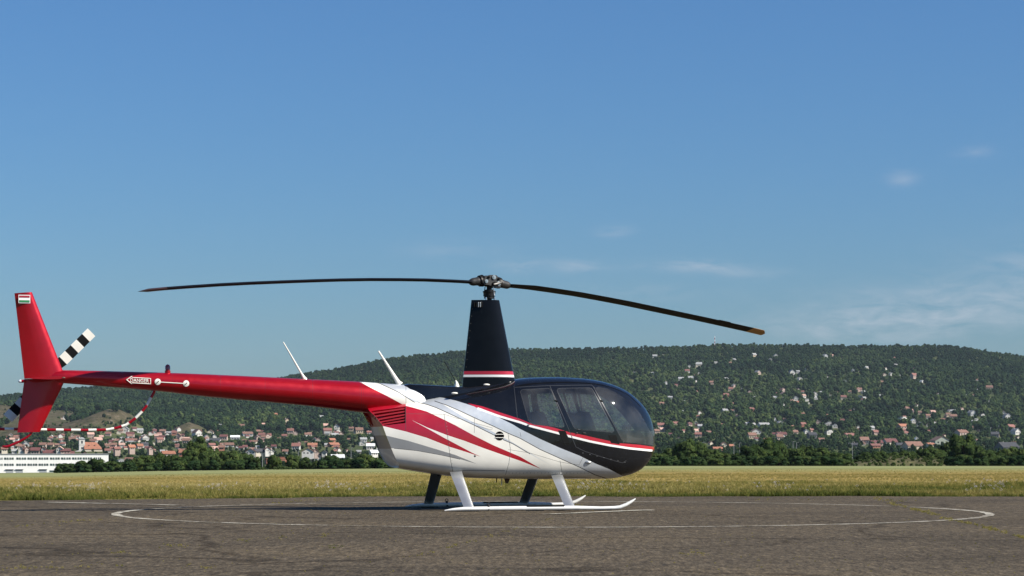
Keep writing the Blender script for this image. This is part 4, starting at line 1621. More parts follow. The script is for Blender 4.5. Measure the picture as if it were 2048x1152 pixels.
# ------------------------------------------------------------------ foliage
def leaf_mat(name, stops, inst=False, transl=.25):
    m = bpy.data.materials.new(name)
    m.use_nodes = True
    nt = m.node_tree
    nt.nodes.clear()
    L_ = nt.links.new
    if inst:
        at = nt.nodes.new('ShaderNodeAttribute')
        at.attribute_type = 'INSTANCER'
        at.attribute_name = 'tint'
        f0 = at.outputs['Fac']
    else:
        oi = nt.nodes.new('ShaderNodeObjectInfo')
        f0 = oi.outputs['Random']
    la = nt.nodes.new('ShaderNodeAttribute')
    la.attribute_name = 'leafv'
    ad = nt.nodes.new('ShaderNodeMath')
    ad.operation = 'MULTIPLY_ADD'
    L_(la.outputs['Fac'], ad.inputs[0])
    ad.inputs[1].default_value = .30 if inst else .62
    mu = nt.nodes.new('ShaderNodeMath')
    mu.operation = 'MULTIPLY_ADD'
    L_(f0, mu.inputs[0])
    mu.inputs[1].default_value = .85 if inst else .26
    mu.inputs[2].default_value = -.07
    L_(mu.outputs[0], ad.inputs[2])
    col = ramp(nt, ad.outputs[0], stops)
    df = nt.nodes.new('ShaderNodeBsdfDiffuse')
    tl = nt.nodes.new('ShaderNodeBsdfTranslucent')
    mx = nt.nodes.new('ShaderNodeMixShader')
    mx.inputs[0].default_value = transl
    out = nt.nodes.new('ShaderNodeOutputMaterial')
    L_(col, df.inputs[0])
    L_(col, tl.inputs[0])
    L_(df.outputs[0], mx.inputs[1])
    L_(tl.outputs[0], mx.inputs[2])
    L_(mx.outputs[0], out.inputs[0])
    return m


GREENS = [(0, (.022, .040, .014)), (.35, (.052, .079, .025)), (.7, (.098, .128, .037)), (1, (.17, .19, .058))]
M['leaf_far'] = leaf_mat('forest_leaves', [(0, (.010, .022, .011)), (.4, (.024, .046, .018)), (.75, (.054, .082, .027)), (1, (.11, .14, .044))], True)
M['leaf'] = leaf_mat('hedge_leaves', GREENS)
M['bark'] = pm('bark', (.09, .07, .05), .95, var=.3, vscale=3)
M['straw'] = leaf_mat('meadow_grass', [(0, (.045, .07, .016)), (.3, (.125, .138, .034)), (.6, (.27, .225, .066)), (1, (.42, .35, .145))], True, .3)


def crown_mesh(name, seed, n, leaf, lobes, mat, core=.72, taper=0.0, bot=.08, asp=1.0):
    """leaf quads spread over a lumpy crown that fills a unit wide, unit high space"""
    r = np.random.default_rng(seed)
    C = []
    LB = r.normal(0, .22, lobes)
    for i in range(lobes):
        a, h = r.uniform(0, 2 * math.pi), r.uniform(bot + .15, .82)
        rad = (.30 * (1 - taper * h)) * r.uniform(.45, 1.0) * (math.sin(math.pi * min(max((h - bot + .1), 0.05), .98)) ** .5)
        s = r.uniform(.16, .27) * (1 - taper * .5 * h) * (9.0 / max(lobes, 9)) ** .36
        C.append((rad * math.cos(a), rad * math.sin(a), h, s))
    V, Q, N, lv = [], [], [], []
    for i in range(n):
        ci_ = r.integers(len(C))
        c = C[ci_]
        d = r.normal(size=3)
        d /= np.linalg.norm(d)
        rr_ = c[3] * (r.uniform(.55, 1.06))
        p = np.array([c[0], c[1], c[2]]) + d * rr_ * np.array([1, 1, .9 * asp ** .8])
        o = p - np.array([0, 0, .42])
        o = o / (np.linalg.norm(o) + 1e-6) * .45 + d * .55 + r.normal(size=3) * .22
        o /= np.linalg.norm(o)
        t = np.cross(o, r.normal(size=3))
        t /= np.linalg.norm(t)
        bt = np.cross(o, t)
        L_ = leaf * r.uniform(.6, 1.3)
        b = len(V)
        for (x, y) in ((-1, -.45), (.9, -.6), (1.1, .5), (-.8, .6)):
            V.append(tuple(p + (t * x * L_ + bt * y * L_) * np.array([1, 1, asp])))
            N.append(tuple(o))
        Q.append((b, b + 1, b + 2, b + 3))
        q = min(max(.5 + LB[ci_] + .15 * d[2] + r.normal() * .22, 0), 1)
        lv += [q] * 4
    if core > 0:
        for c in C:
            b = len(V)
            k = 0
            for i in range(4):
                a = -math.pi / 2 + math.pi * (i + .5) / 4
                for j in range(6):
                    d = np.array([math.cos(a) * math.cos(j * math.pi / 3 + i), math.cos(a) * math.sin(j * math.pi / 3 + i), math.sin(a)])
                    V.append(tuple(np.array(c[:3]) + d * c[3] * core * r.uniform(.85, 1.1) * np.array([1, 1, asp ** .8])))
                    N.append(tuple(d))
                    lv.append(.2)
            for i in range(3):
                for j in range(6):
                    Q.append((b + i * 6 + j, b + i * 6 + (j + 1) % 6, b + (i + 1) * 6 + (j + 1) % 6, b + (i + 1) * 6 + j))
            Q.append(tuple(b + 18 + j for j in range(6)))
    me = bpy.data.meshes.new(name)
    me.from_pydata(V, [], Q)
    me.materials.append(mat)
    a = me.attributes.new('leafv', 'FLOAT', 'POINT')
    a.data.foreach_set('value', lv)
    me.polygons.foreach_set('use_smooth', [True] * len(Q))
    me.update()
    me.normals_split_custom_set_from_vertices(N)
    return me


def proto_collection(name, meshes):
    c = bpy.data.collections.new(name)
    for i, m in enumerate(meshes):
        o = bpy.data.objects.new('%s_%02d' % (name, i), m)
        c.objects.link(o)
    return c


def scatter(name, co, sc, rot, idx, tint, coll, kind='stuff', label=None, cat=None):
    me = bpy.data.meshes.new(name)
    n = len(co)
    me.vertices.add(n)
    me.vertices.foreach_set('co', np.asarray(co, np.float32).ravel())
    for nm, ty, val in (('sc', 'FLOAT_VECTOR', sc), ('rot', 'FLOAT_VECTOR', rot), ('vi', 'INT', idx), ('tint', 'FLOAT', tint)):
        a = me.attributes.new(nm, ty, 'POINT')
        if ty == 'FLOAT_VECTOR':
            a.data.foreach_set('vector', np.asarray(val, np.float32).ravel())
        else:
            a.data.foreach_set('value', np.asarray(val).ravel().astype(np.int32 if ty == 'INT' else np.float32))
    me.update()
    o = link(name, me)
    ng = bpy.data.node_groups.new(name + '_scatter', 'GeometryNodeTree')
    ng.interface.new_socket('Geometry', in_out='INPUT', socket_type='NodeSocketGeometry')
    ng.interface.new_socket('Geometry', in_out='OUTPUT', socket_type='NodeSocketGeometry')
    gi, go = ng.nodes.new('NodeGroupInput'), ng.nodes.new('NodeGroupOutput')
    ip = ng.nodes.new('GeometryNodeInstanceOnPoints')
    ci = ng.nodes.new('GeometryNodeCollectionInfo')
    ci.inputs['Collection'].default_value = coll
    ci.inputs['Separate Children'].default_value = True
    ci.inputs['Reset Children'].default_value = True
    ip.inputs['Pick Instance'].default_value = True

    def na(nm, ty):
        q = ng.nodes.new('GeometryNodeInputNamedAttribute')
        q.data_type = ty
        q.inputs['Name'].default_value = nm
        return q.outputs['Attribute']
    e2r = ng.nodes.new('FunctionNodeEulerToRotation')
    ng.links.new(na('rot', 'FLOAT_VECTOR'), e2r.inputs[0])
    ng.links.new(gi.outputs[0], ip.inputs['Points'])
    ng.links.new(ci.outputs[0], ip.inputs['Instance'])
    ng.links.new(na('vi', 'INT'), ip.inputs['Instance Index'])
    ng.links.new(e2r.outputs[0], ip.inputs['Rotation'])
    ng.links.new(na('sc', 'FLOAT_VECTOR'), ip.inputs['Scale'])
    ng.links.new(ip.outputs[0], go.inputs[0])
    md_ = o.modifiers.new('scatter', 'NODES')
    md_.node_group = ng
    tag(o, label, cat, kind=kind)
    return o


# ------------------------------------------------------------------ houses of the village and the slope
WALLC = {'w': ('white', (.56, .53, .48)), 'c': ('cream', (.56, .49, .38)), 'p': ('pinkish', (.40, .30, .25)), 'g': ('grey', (.38, .38, .37)), 't': ('tan', (.42, .34, .24)), 'b': ('brick red', (.38, .16, .10)), 'k': ('dark', (.12, .12, .12)), 'n': ('greenish', (.36, .38, .30))}
ROOFC = {'r': ('red', (.205, .088, .068)), 'b': ('brown', (.19, .10, .07)), 'g': ('grey', (.27, .27, .26)), 'o': ('orange', (.30, .125, .072)), 'k': ('black', (.045, .045, .05)), 'p': ('pink', (.46, .28, .22)), 'd': ('dark red', (.125, .045, .040)), 'w': ('white', (.66, .66, .64))}
WM = {k: pm('wall_' + v[0].replace(' ', '_'), v[1], .9, var=.12, vscale=.4, rand=.12) for k, v in WALLC.items()}
RM = {k: pm('roof_' + v[0].replace(' ', '_'), v[1], .85, var=.2, vscale=.8, rand=.15) for k, v in ROOFC.items()}
M['pane'] = pm('house_window_glass', (.03, .035, .04), .15)
M['plaster'] = pm('chimney_plaster', (.5, .42, .36), .9, var=.1)
# x, y, width in enlarged crops, wall, roof, form (e eaves to view, g gable to view, f flat)
Z8 = (1300, 680, 4.114, '40,135,42,w,g,e;105,130,22,w,w,g;325,220,35,w,g,g;400,205,60,c,g,e;305,258,45,w,r,e;402,278,20,w,w,g;255,322,50,w,g,e;335,315,50,w,g,e;375,298,35,p,r,e;375,341,36,w,g,f;20,275,26,w,g,e;505,352,42,p,b,e;625,322,36,c,g,e;660,190,26,t,b,e;855,125,42,t,g,e;990,172,46,w,g,g;1033,132,36,w,g,g;885,268,42,p,g,g;1165,270,52,w,g,g;1215,263,36,g,g,e;1228,325,44,w,g,g;1278,328,46,g,g,f;1275,242,22,w,g,g;1450,315,42,w,p,g;1440,130,36,g,g,g;1495,128,26,p,p,e;1595,345,36,g,g,g;1670,258,36,w,g,g;690,380,36,p,g,g;660,405,46,p,r,e;625,458,50,b,r,e;600,500,42,p,r,e;670,530,42,b,r,e;835,572,46,b,r,e;820,435,36,p,p,g;755,408,22,w,g,g;725,480,36,w,w,e;470,500,42,w,r,g;165,475,42,g,g,e;95,525,42,p,b,e;130,355,32,g,g,g;255,595,42,w,g,e;615,585,52,w,g,e;715,625,26,p,p,g;830,515,36,g,g,e;1090,415,42,p,r,g;1097,445,42,w,p,g;1110,489,42,g,g,e;1200,485,46,w,g,g;1168,503,30,p,p,e;1208,520,44,p,o,e;1268,462,46,w,p,e;1290,492,36,w,g,f;1355,448,42,w,g,g;1305,522,18,w,w,f;1362,477,36,g,g,e;1592,475,52,c,r,e;1645,486,22,w,g,f;1712,415,32,p,p,g;1090,535,36,w,g,f;1590,580,36,w,g,e;1030,478,42,g,g,e;88,705,64,c,r,e;95,740,50,p,p,e;210,692,60,c,r,e;325,695,42,p,d,e;380,685,28,w,w,g;418,712,58,g,g,e;380,750,52,w,p,e;396,780,62,p,r,e;55,752,46,p,b,e;800,690,36,g,g,e;850,697,36,g,g,e;935,686,104,w,g,e;868,742,92,w,b,g;838,790,78,t,b,e;1065,685,46,w,g,g;1105,657,32,t,b,e;1180,722,52,p,o,e;1265,700,62,b,r,e;1080,765,92,w,d,e;1065,801,62,p,b,e;1195,760,46,p,b,e;1285,757,44,w,g,g;1328,745,40,p,r,e;1332,785,82,k,k,e;1385,682,52,p,r,g;1468,688,60,w,g,f;1522,706,56,w,g,f;1470,757,66,w,g,f;1640,772,86,p,r,e;1410,825,52,p,b,e;555,884,86,b,o,e;605,862,52,c,o,g;670,874,40,b,o,e;280,882,32,g,g,g')
Z9 = (1660, 680, 4.113, '540,208,32,w,g,e;300,228,32,w,g,e;340,195,26,w,g,e;190,258,36,w,g,g;445,292,42,c,b,g;500,285,36,w,g,g;585,290,28,w,w,g;690,298,62,p,r,e;755,345,26,w,w,g;115,345,36,w,g,e;420,350,42,p,b,e;240,410,46,p,b,e;275,432,36,w,w,e;245,462,32,w,g,f;420,460,32,g,g,e;375,412,22,w,g,e;1310,397,62,t,b,e;1215,412,16,w,w,g;1110,462,36,w,w,e;1205,490,16,w,w,g;1312,507,22,w,g,g;1535,382,18,w,g,g;635,565,42,t,b,e;695,582,42,p,p,e;845,597,46,p,p,e;805,627,46,p,b,e;740,600,42,t,b,e;595,650,70,w,g,f;685,668,46,w,w,g;600,697,104,p,o,e;650,712,26,w,g,g;740,698,56,w,g,g;870,690,42,w,g,e;810,660,36,w,g,e;975,685,32,w,w,e;1010,590,52,t,g,e;1075,572,42,p,b,g;1015,632,62,p,b,e;960,630,36,t,b,g;1165,605,66,g,g,g;1250,618,42,w,g,f;1190,682,62,g,g,e;1310,665,32,w,g,g;1332,692,62,w,g,f;1325,728,42,w,g,f;1397,718,70,w,g,f;1485,722,78,p,r,e;1528,716,38,b,r,g;1525,757,62,w,g,g;1455,632,62,w,g,g;1430,600,26,w,g,g;1480,694,22,w,w,f;155,774,92,p,r,e;375,762,56,p,r,e;345,725,42,g,g,e;280,828,82,k,b,e;382,832,110,p,d,e;492,822,122,c,d,e;370,857,92,b,r,e;262,848,52,p,r,g;710,820,40,w,w,g;680,848,165,t,b,e;822,850,86,c,o,e;902,808,150,n,b,g;1080,747,112,p,b,e;1355,782,72,k,k,e;1455,858,190,k,k,e;190,852,84,k,k,e;572,868,62,k,k,e')
Z6 = (0, 760, 4.607, '1155,462,78,w,g,g;1108,470,52,p,b,e;1290,470,62,w,g,e;1425,465,32,w,g,g;1500,475,62,p,b,e;1540,506,48,w,b,g;1458,522,76,p,p,e;1470,552,72,p,r,e;1606,490,52,b,r,e;1645,514,58,p,b,g;1820,490,76,w,b,g;1715,552,66,w,p,e;1200,507,82,p,d,e;1320,525,42,w,g,e;1205,562,62,w,r,e;1048,602,62,p,b,e;1078,637,62,p,r,e;1122,602,60,w,p,e;1290,562,36,w,k,g;1332,600,72,w,k,e;1212,622,62,p,o,e;1288,612,62,p,o,e;1550,662,132,c,o,e;1690,674,82,b,o,e;900,557,82,w,p,e;1047,558,36,w,g,e;985,607,52,p,b,e;668,512,36,p,p,g;575,512,42,p,r,e;512,526,36,p,b,e;478,522,22,w,w,g;110,552,52,w,p,e;58,560,32,p,b,e;192,636,48,w,b,g;238,592,60,g,g,g;330,597,30,w,b,g;395,602,70,p,b,e;402,637,42,w,d,g;468,602,62,t,b,e;522,602,52,p,b,e;572,577,52,n,g,g;600,640,102,p,d,e;450,655,122,p,d,e;330,655,92,p,d,e;248,660,62,w,d,e;130,657,52,g,g,e;40,640,62,c,b,e;20,672,42,p,b,e;700,562,42,p,r,e;640,690,90,p,d,e;900,690,110,p,d,e;1110,745,62,g,g,f;1190,742,76,b,b,e;780,690,52,w,d,g')
Z7 = (380, 780, 4.876, '825,250,62,c,o,e;940,302,52,t,b,g;1155,312,34,w,w,g;1270,272,72,g,g,e;1375,294,42,p,p,g;1040,215,32,w,g,e;720,337,42,w,p,e;490,362,92,k,b,e;560,412,112,g,b,e;440,447,102,g,w,e;330,462,82,p,d,e;245,477,118,w,k,e;200,417,72,c,b,g;70,422,86,w,b,g;290,350,42,w,g,e;700,442,72,p,r,e;750,452,52,p,b,g;660,472,62,p,b,g;925,352,52,p,p,e;920,397,42,w,g,g;980,402,72,p,r,e;1320,352,62,p,p,e;1430,362,62,w,k,g;1340,402,92,p,r,e;1440,397,42,w,g,f;1410,447,82,g,g,e;1470,432,52,p,b,g;1570,382,62,t,b,e;1650,397,82,t,b,e;1745,417,52,p,r,e;1270,472,34,p,b,g;1400,518,112,b,o,e;1195,524,102,b,o,e;1385,492,62,b,o,e;1690,487,72,g,g,e;1675,522,62,w,g,g;1035,552,90,w,r,e;600,584,112,w,b,g;672,584,112,c,k,e;750,584,62,w,b,g;790,602,42,w,g,g;835,645,235,b,o,f;1150,582,140,w,b,g;1165,616,122,p,r,e;1218,604,62,p,b,g;1250,644,62,w,k,e;1310,612,52,w,k,g;1440,640,140,w,w,e;1760,552,92,w,w,e;1790,614,82,w,w,e;240,558,102,c,p,e;212,542,72,p,r,e;308,562,62,b,b,e;380,522,102,g,b,e')
HOUSES = []
for ox, oy, s, txt in (Z6, Z7, Z8, Z9):
    for it in txt.split(';'):
        x, y, w, wa, ro, fo = it.split(',')
        HOUSES.append([ox + float(x) / s, oy + float(y) / s, float(w) / s, wa, ro, fo])
_r = random.Random(99)
for k in range(24):
    HOUSES.append([_r.uniform(5, 375), _r.uniform(868, 903), _r.uniform(9, 17), _r.choice('wwpcp'), _r.choice('drbbdp'), _r.choice('eeg')])
SECT = [(0, 95, 'below the tail skid'), (95, 190, 'around the church'), (190, 262, 'right of the church'), (262, 335, 'under the curved guard tube'), (335, 430, 'by the pointed tall tree'),
        (430, 520, 'under the middle of the boom'), (520, 610, 'above the brick hall'), (610, 700, 'above the white shed'), (700, 800, 'beside the rear cowl'),
        (800, 1345, 'just ahead of the nose'), (1345, 1420, 'left of the rotor tip'), (1420, 1490, 'left below the rotor tip'), (1490, 1560, 'right below the rotor tip'), (1560, 1625, 'left of the lone mound'), (1625, 1690, 'above the mound\'s left end'),
        (1690, 1760, 'above the mound\'s left half'), (1760, 1830, 'above the mound\'s right half'), (1830, 1910, 'above the mound\'s right end'), (1910, 1975, 'near the right edge'), (1975, 2100, 'at the right edge')]
BAND = [(0, 735, 'near the ridge'), (735, 768, 'high up'), (768, 800, 'mid-slope'), (800, 830, 'low slope'), (830, 858, 'hill foot'), (858, 882, 'upper village'), (882, 2000, 'by the trees')]
ORD = ['first', 'second', 'third', 'fourth', 'fifth', 'sixth', 'seventh', 'eighth', 'ninth', 'tenth', 'eleventh', 'twelfth', 'thirteenth', 'fourteenth', 'fifteenth', 'sixteenth', 'seventeenth', 'eighteenth', 'nineteenth', 'twentieth']


def pick(tab, v):
    for a, b, t in tab:
        if a <= v < b:
            return t
    return tab[-1][2]


WIN = MB().box((0, 0, 0), (1, .06, 1)).mesh('window', M['pane'])
HRECT = []      # lateral, distance, half width of each house: trees keep clear
cells = {}
for i, h in enumerate(HOUSES):
    cells.setdefault((pick(SECT, h[0]), pick(BAND, h[1]), h[3], h[4]), []).append(i)


def gable_house(i, h):
    px, py, wp, wa, ro, fo = h
    base = py + wp * .34
    x, d, z = hit(px, min(base, 931), 760.0)
    if py > 895:
        d = min(d, 1500.0)
        x = (px - CX) * d / F
        z = CH + (YH - base) * d / F
    w = wp * d / F * .9
    HRECT.append((x, d, w / 2))
    root = empty('house', (x, d, z))
    r = random.Random(i * 7 + 3)
    yaw = r.uniform(-.08, .62) + (math.pi / 2 if fo == 'g' else 0)
    root.rotation_euler = (0, 0, yaw)
    if fo == 'g':
        Lx, Ly = w * 1.25, w * .92      # ridge along x, gable end w wide
    else:
        Lx, Ly = w * .95, w * .72
    hw = w * (.46 if fo != 'f' else .5) * (0.5 if wp > 20 else 1)
    hr = Ly * r.uniform(.34, .46) if fo != 'f' else 0
    if wp > 20 and fo != 'f':
        hr *= .72
    a, b = Lx / 2, Ly / 2
    mb = MB()
    dn = 3.0
    if fo == 'f':
        mb.box((0, 0, hw / 2 - dn / 2), (Lx, Ly, hw + dn))
        mb.box((Lx * .12, 0, hw + hw * .14), (Lx * .55, Ly * .8, hw * .28))
    else:
        mb.add([(-a, -b, -dn), (a, -b, -dn), (a, b, -dn), (-a, b, -dn), (-a, -b, hw), (a, -b, hw), (a, b, hw), (-a, b, hw), (-a, 0, hw + hr), (a, 0, hw + hr)],
               [(0, 1, 5, 4), (1, 2, 6, 9, 5), (2, 3, 7, 6), (3, 0, 4, 8, 7)])
    mb.build('wall', WM[wa], root)
    rf = MB()
    e = .5
    if fo == 'f':
        rf.box((0, 0, hw + .12), (Lx + .5, Ly + .5, .25))
        rf.box((Lx * .12, 0, hw * 1.28 + .12), (Lx * .55 + .4, Ly * .8 + .4, .22))
    else:
        sl = hr / b
        for sg in (-1, 1):
            P = []
            for yy, zz in ((0, hw + hr), (sg * (b + e), hw - e * sl)):
                for xx in (-a - e, a + e):
                    P += [(xx, yy, zz + .04), (xx, yy, zz + .34)]
            rf.add(P, [(1, 3, 7, 5), (0, 4, 6, 2), (0, 1, 5, 4), (2, 6, 7, 3), (4, 5, 7, 6), (0, 2, 3, 1)])
    rfo = rf.build('roof', RM[ro], root)
    if fo != 'f' and r.random() < .7:
        c = MB().box((a * r.uniform(-.6, .6), b * .3, hw + hr * .9 + .3), (.7, .7, 1.6))
        c.build('chimney', M['plaster'], rfo)
    if wp >= 9:
        nwin = 2 if wp < 14 else 3
        for k in range(nwin):
            o = link('window', WIN, root)
            if fo == 'g':
                o.location = (-a - .03 if math.cos(yaw) * 0 + math.sin(yaw) > 0 else a + .03, (k - (nwin - 1) / 2) * Ly * .3, hw * .55)
                o.rotation_euler = (0, 0, math.pi / 2)
            else:
                o.location = ((k - (nwin - 1) / 2) * Lx * .3, -b - .03, hw * .5)
            o.scale = (min(w * .13, 1.6), 1, min(hw * .4, 1.7))
    key = (pick(SECT, px), pick(BAND, py), wa, ro)
    mates = sorted(cells[key], key=lambda j: HOUSES[j][0])
    nm = {'f': 'flat house', 'g': 'gabled house', 'e': 'house'}[fo]
    if wp > 24:
        nm = 'long building'
    rn = ROOFC[ro][0]
    lbl = '%s %s, %s roof, %s, %s' % (WALLC[wa][0], nm, rn, key[1], key[0])
    if len(mates) > 1:
        k = mates.index(i)
        lbl += ', ' + (ORD[k] + ' from left')
    tag(root, lbl, 'house', 'houses of the village and the wooded slope')


for i, h in enumerate(HOUSES):
    gable_house(i, h)

# the smallest of the many houses: past the three hundred built one by one, the rest are one mass
_r = random.Random(5)
fh = MB()
fm_w, fm_r = 'wwpcgp', 'drbbdrg'
FM = [WM[k] for k in 'wpcg'] + [RM[k] for k in 'drbg']
for k in range(260):
    if k < 165:
        px, py, wp = _r.uniform(-40, 810), 858 + 46 * _r.random() ** .8, _r.uniform(6, 11)
        if px < 230 and py < 866:
            continue
    elif k < 215:
        px, py, wp = _r.uniform(1290, 2080), _r.uniform(822, 890), _r.uniform(6, 10)
    else:
        px, py, wp = _r.gauss(1640, 170), _r.uniform(715, 830), _r.uniform(4, 7)
    if 150 < px < 212 and 872 < py < 906:
        continue
    x, d, z = hit(px, py + wp * .34, 760.0)
    w = wp * d / F
    HRECT.append((x, d, w / 2))
    yw = _r.uniform(-.1, .6) + (math.pi / 2 if _r.random() < .4 else 0)
    a, b, hw, hr = w * .5, w * .38, w * .40, w * .32
    cs, sn = math.cos(yw), math.sin(yw)
    tr = lambda q: (x + q[0] * cs - q[1] * sn, d + q[0] * sn + q[1] * cs, z + q[2])
    wi, ri = 'wpcg'.index(_r.choice(fm_w)), 4 + 'drbg'.index(_r.choice(fm_r))
    fh.add([tr(q) for q in [(-a, -b, -2), (a, -b, -2), (a, b, -2), (-a, b, -2), (-a, -b, hw), (a, -b, hw), (a, b, hw), (-a, b, hw), (-a, 0, hw + hr), (a, 0, hw + hr)]],
           [(0, 1, 5, 4), (1, 2, 6, 9, 5), (2, 3, 7, 6), (3, 0, 4, 8, 7)], wi)
    e = .4
    for sg in (-1, 1):
        fh.add([tr(q) for q in [(-a - e, 0, hw + hr + .3), (a + e, 0, hw + hr + .3), (a + e, sg * (b + e), hw - e * hr / b + .3), (-a - e, sg * (b + e), hw - e * hr / b + .3),
                                (-a - e, 0, hw + hr + .05), (a + e, 0, hw + hr + .05), (a + e, sg * (b + e), hw - e * hr / b + .05), (-a - e, sg * (b + e), hw - e * hr / b + .05)]],
               [(0, 1, 2, 3), (7, 6, 5, 4), (2, 6, 7, 3), (1, 5, 6, 2), (0, 3, 7, 4)], ri)
tag(fh.build('village_houses', FM), 'mass of the smallest far houses of the village and slope', 'houses', kind='stuff')

# ------------------------------------------------------------------ white warehouse, church, chapel
WD = 1000.0
K = WD / F


def wx(px):
    return (px - CX) * K


def wz(py):
    return CH + (YH - py) * K


M['warewall'] = pm('white_warehouse_wall', (.82, .80, .74), .8, var=.05, vscale=.15)
M['wareglass'] = pm('green_tinted_windows', (.05, .075, .07), .2, var=.4, vscale=.3)
M['shutter'] = pm('grey_shutter', (.36, .37, .37), .6, var=.1, vscale=2)
M['parapet'] = pm('grey_parapet', (.30, .29, .27), .7)
WH = empty('warehouse', (wx(217), WD, wz(949)), math.radians(14))
XW = wx(217)
tag(WH, 'long white two-storey warehouse with ribbon windows and grey shutters', 'warehouse')
z0 = wz(949)
xa, xb_ = wx(-70) - XW, 0.0
MB().box(((xa + xb_) / 2, 9, (wz(909) - z0) / 2 - 1.5), (xb_ - xa, 18, wz(909) - z0 + 3)).build('wall', M['warewall'], WH)
MB().box(((xa + xb_) / 2, 9, wz(908.4) - z0 + .06), (xb_ - xa + .5, 18.5, .26)).build('roof', M['parapet'], WH)
row1 = [(-62, -45), (-40, -22), (-18, -3), (0, 10.2), (13.3, 31.7), (36.8, 55.9), (58.4, 77.4), (80, 99), (102.2, 121.2), (123.8, 142.8), (145.4, 164.4), (166.3, 184.7), (187.9, 202.5)]
for rows_y, row in (((914.8, 919.0), row1), ((927.0, 931.2), row1[:-1])):
    for (p0, p1) in row:
        x0_, x1_ = wx(p0) - XW, wx(p1) - XW
        zz0, zz1 = wz(rows_y[1]) - z0, wz(rows_y[0]) - z0
        wo = MB().box(((x0_ + x1_) / 2, -.02, (zz0 + zz1) / 2), (x1_ - x0_, .10, zz1 - zz0)).build('window', M['wareglass'], WH)
        for k in (.25, .5, .75):
            xm = x0_ + (x1_ - x0_) * k
            MB().box((xm, -.10, (zz0 + zz1) / 2), (.16 if k != .5 else .3, .06, zz1 - zz0)).build('mullion', M['warewall'], wo)
for (p0, p1) in ((17, 31), (36, 49.7), (82, 96)):
    x0_, x1_ = wx(p0) - XW, wx(p1) - XW
    zz1 = wz(938.8) - z0
    do = MB().box(((x0_ + x1_) / 2, -.03, zz1 / 2 - .3), (x1_ - x0_, .12, zz1 + .6)).build('shutter_door', M['shutter'], WH)
    MB().box(((x0_ + x1_) / 2, -.25, zz1 + .15), (x1_ - x0_ + .4, .6, .22)).build('canopy', M['parapet'], do)
MB().box((wx(106.5) - XW, -.03, wz(942) - z0), (wx(112) - wx(101.5), .1, .7)).build('window', M['wareglass'], WH)

CDD = 2000.0
kc = CDD / F
x0c, zc0 = (163.5 - CX) * kc, CH + (YH - 905) * kc
CHU = empty('church', (x0c, CDD, zc0))
CHU.rotation_euler = (0, 0, math.radians(16))
tag(CHU, 'white village church with square tower and orange tiled nave roof', 'church')
tw = 5.0
th_ = (905 - 878.5) * kc
tower = MB()
tower.box((0, 0, th_ / 2 - 2), (tw, tw, th_ + 4))
tower.box((0, 0, th_ * .60), (tw + .5, tw + .5, .35))
tower = tower.build('tower', WM['w'], CHU)
MB().rings([[(sx * r_, sy * r_, z_) for sx, sy in ((-1, -1), (1, -1), (1, 1), (-1, 1))] for r_, z_ in ((tw / 2 + .4, th_), (tw / 2 + .4, th_ + .4), (tw * .36, th_ + 1.0), (tw * .28, th_ + 1.5), (.2, th_ + 1.9))]).build('tower_cap', RM['g'], tower)
for zz in (.78, .30):
    MB().box((0, -tw / 2 - .02, th_ * zz), (1.3, .1, 2.4)).build('belfry_opening', M['pane'], tower)
    MB().box((tw / 2 + .02, 0, th_ * zz), (.1, 1.3, 2.4)).build('belfry_opening', M['pane'], tower)
nl, nw_, nh, nr = 15.5, 9.0, 3.2, 6.0
nv = MB()
nv.add([(2, -nw_ / 2, -3), (2 + nl, -nw_ / 2, -3), (2 + nl, nw_ / 2, -3), (2, nw_ / 2, -3), (2, -nw_ / 2, nh), (2 + nl, -nw_ / 2, nh), (2 + nl, nw_ / 2, nh), (2, nw_ / 2, nh), (2, 0, nh + nr), (2 + nl - 4, 0, nh + .1)],
       [(0, 1, 5, 4), (1, 2, 6, 5), (2, 3, 7, 6), (3, 0, 4, 8, 7)])
nv.build('nave_wall', WM['c'], CHU)
rf = MB()
e = .5
rf.add([(1.7, -nw_ / 2 - e, nh - .3), (2 + nl + e, -nw_ / 2 - e, nh - .3), (2 + nl + e, nw_ / 2 + e, nh - .3), (1.7, nw_ / 2 + e, nh - .3), (1.7, 0, nh + nr), (2 + nl - 5, 0, nh + nr)],
       [(0, 1, 5, 4), (1, 2, 5), (2, 3, 4, 5), (3, 0, 4), (3, 2, 1, 0)])
rfo = rf.build('nave_roof', RM['o'], CHU)
for xx in (6, 11):
    MB().box((xx, -2.6, nh + nr * .52), (.9, 1.0, .8)).build('dormer', RM['b'], rfo)
fr = MB()
fr.add([(-6, -3.2, -3), (2.2, -3.2, -3), (2.2, 3.2, -3), (-6, 3.2, -3), (-6, -3.2, 1.0), (2.2, -3.2, 3.6), (2.2, 3.2, 3.6), (-6, 3.2, 1.0)], [(0, 1, 5, 4), (1, 2, 6, 5), (2, 3, 7, 6), (3, 0, 4, 7), (4, 5, 6, 7)])
fr.build('porch_wing', WM['w'], CHU)
x_, d_, z_ = hit(131.5, 839.5, 2300)
CHA = empty('chapel', (x_, d_, z_))
CHA.rotation_euler = (0, 0, .35)
tag(CHA, 'small white chapel with dark cupola on the bare knoll', 'chapel')
MB().box((0, 0, 1.4), (7, 5.5, 6.2)).build('wall', WM['w'], CHA)
MB().rings([[(sx * a_, sy * b_, zz) for sx, sy in ((-1, -1), (1, -1), (1, 1), (-1, 1))] for a_, b_, zz in ((3.9, 3.1, 4.5), (3.6, 2.9, 5.0), (.6, .5, 6.8), (.5, .4, 8.6), (.1, .1, 10.2))]).build('roof', RM['k'], CHA)
MB().box((-5.2, -.5, .3), (4, 4, 4)).build('annexe', WM['p'], CHA)
MB().box((6.5, 0, 1.5), (.8, .8, 7)).build('gate_pillar', WM['w'], CHA)
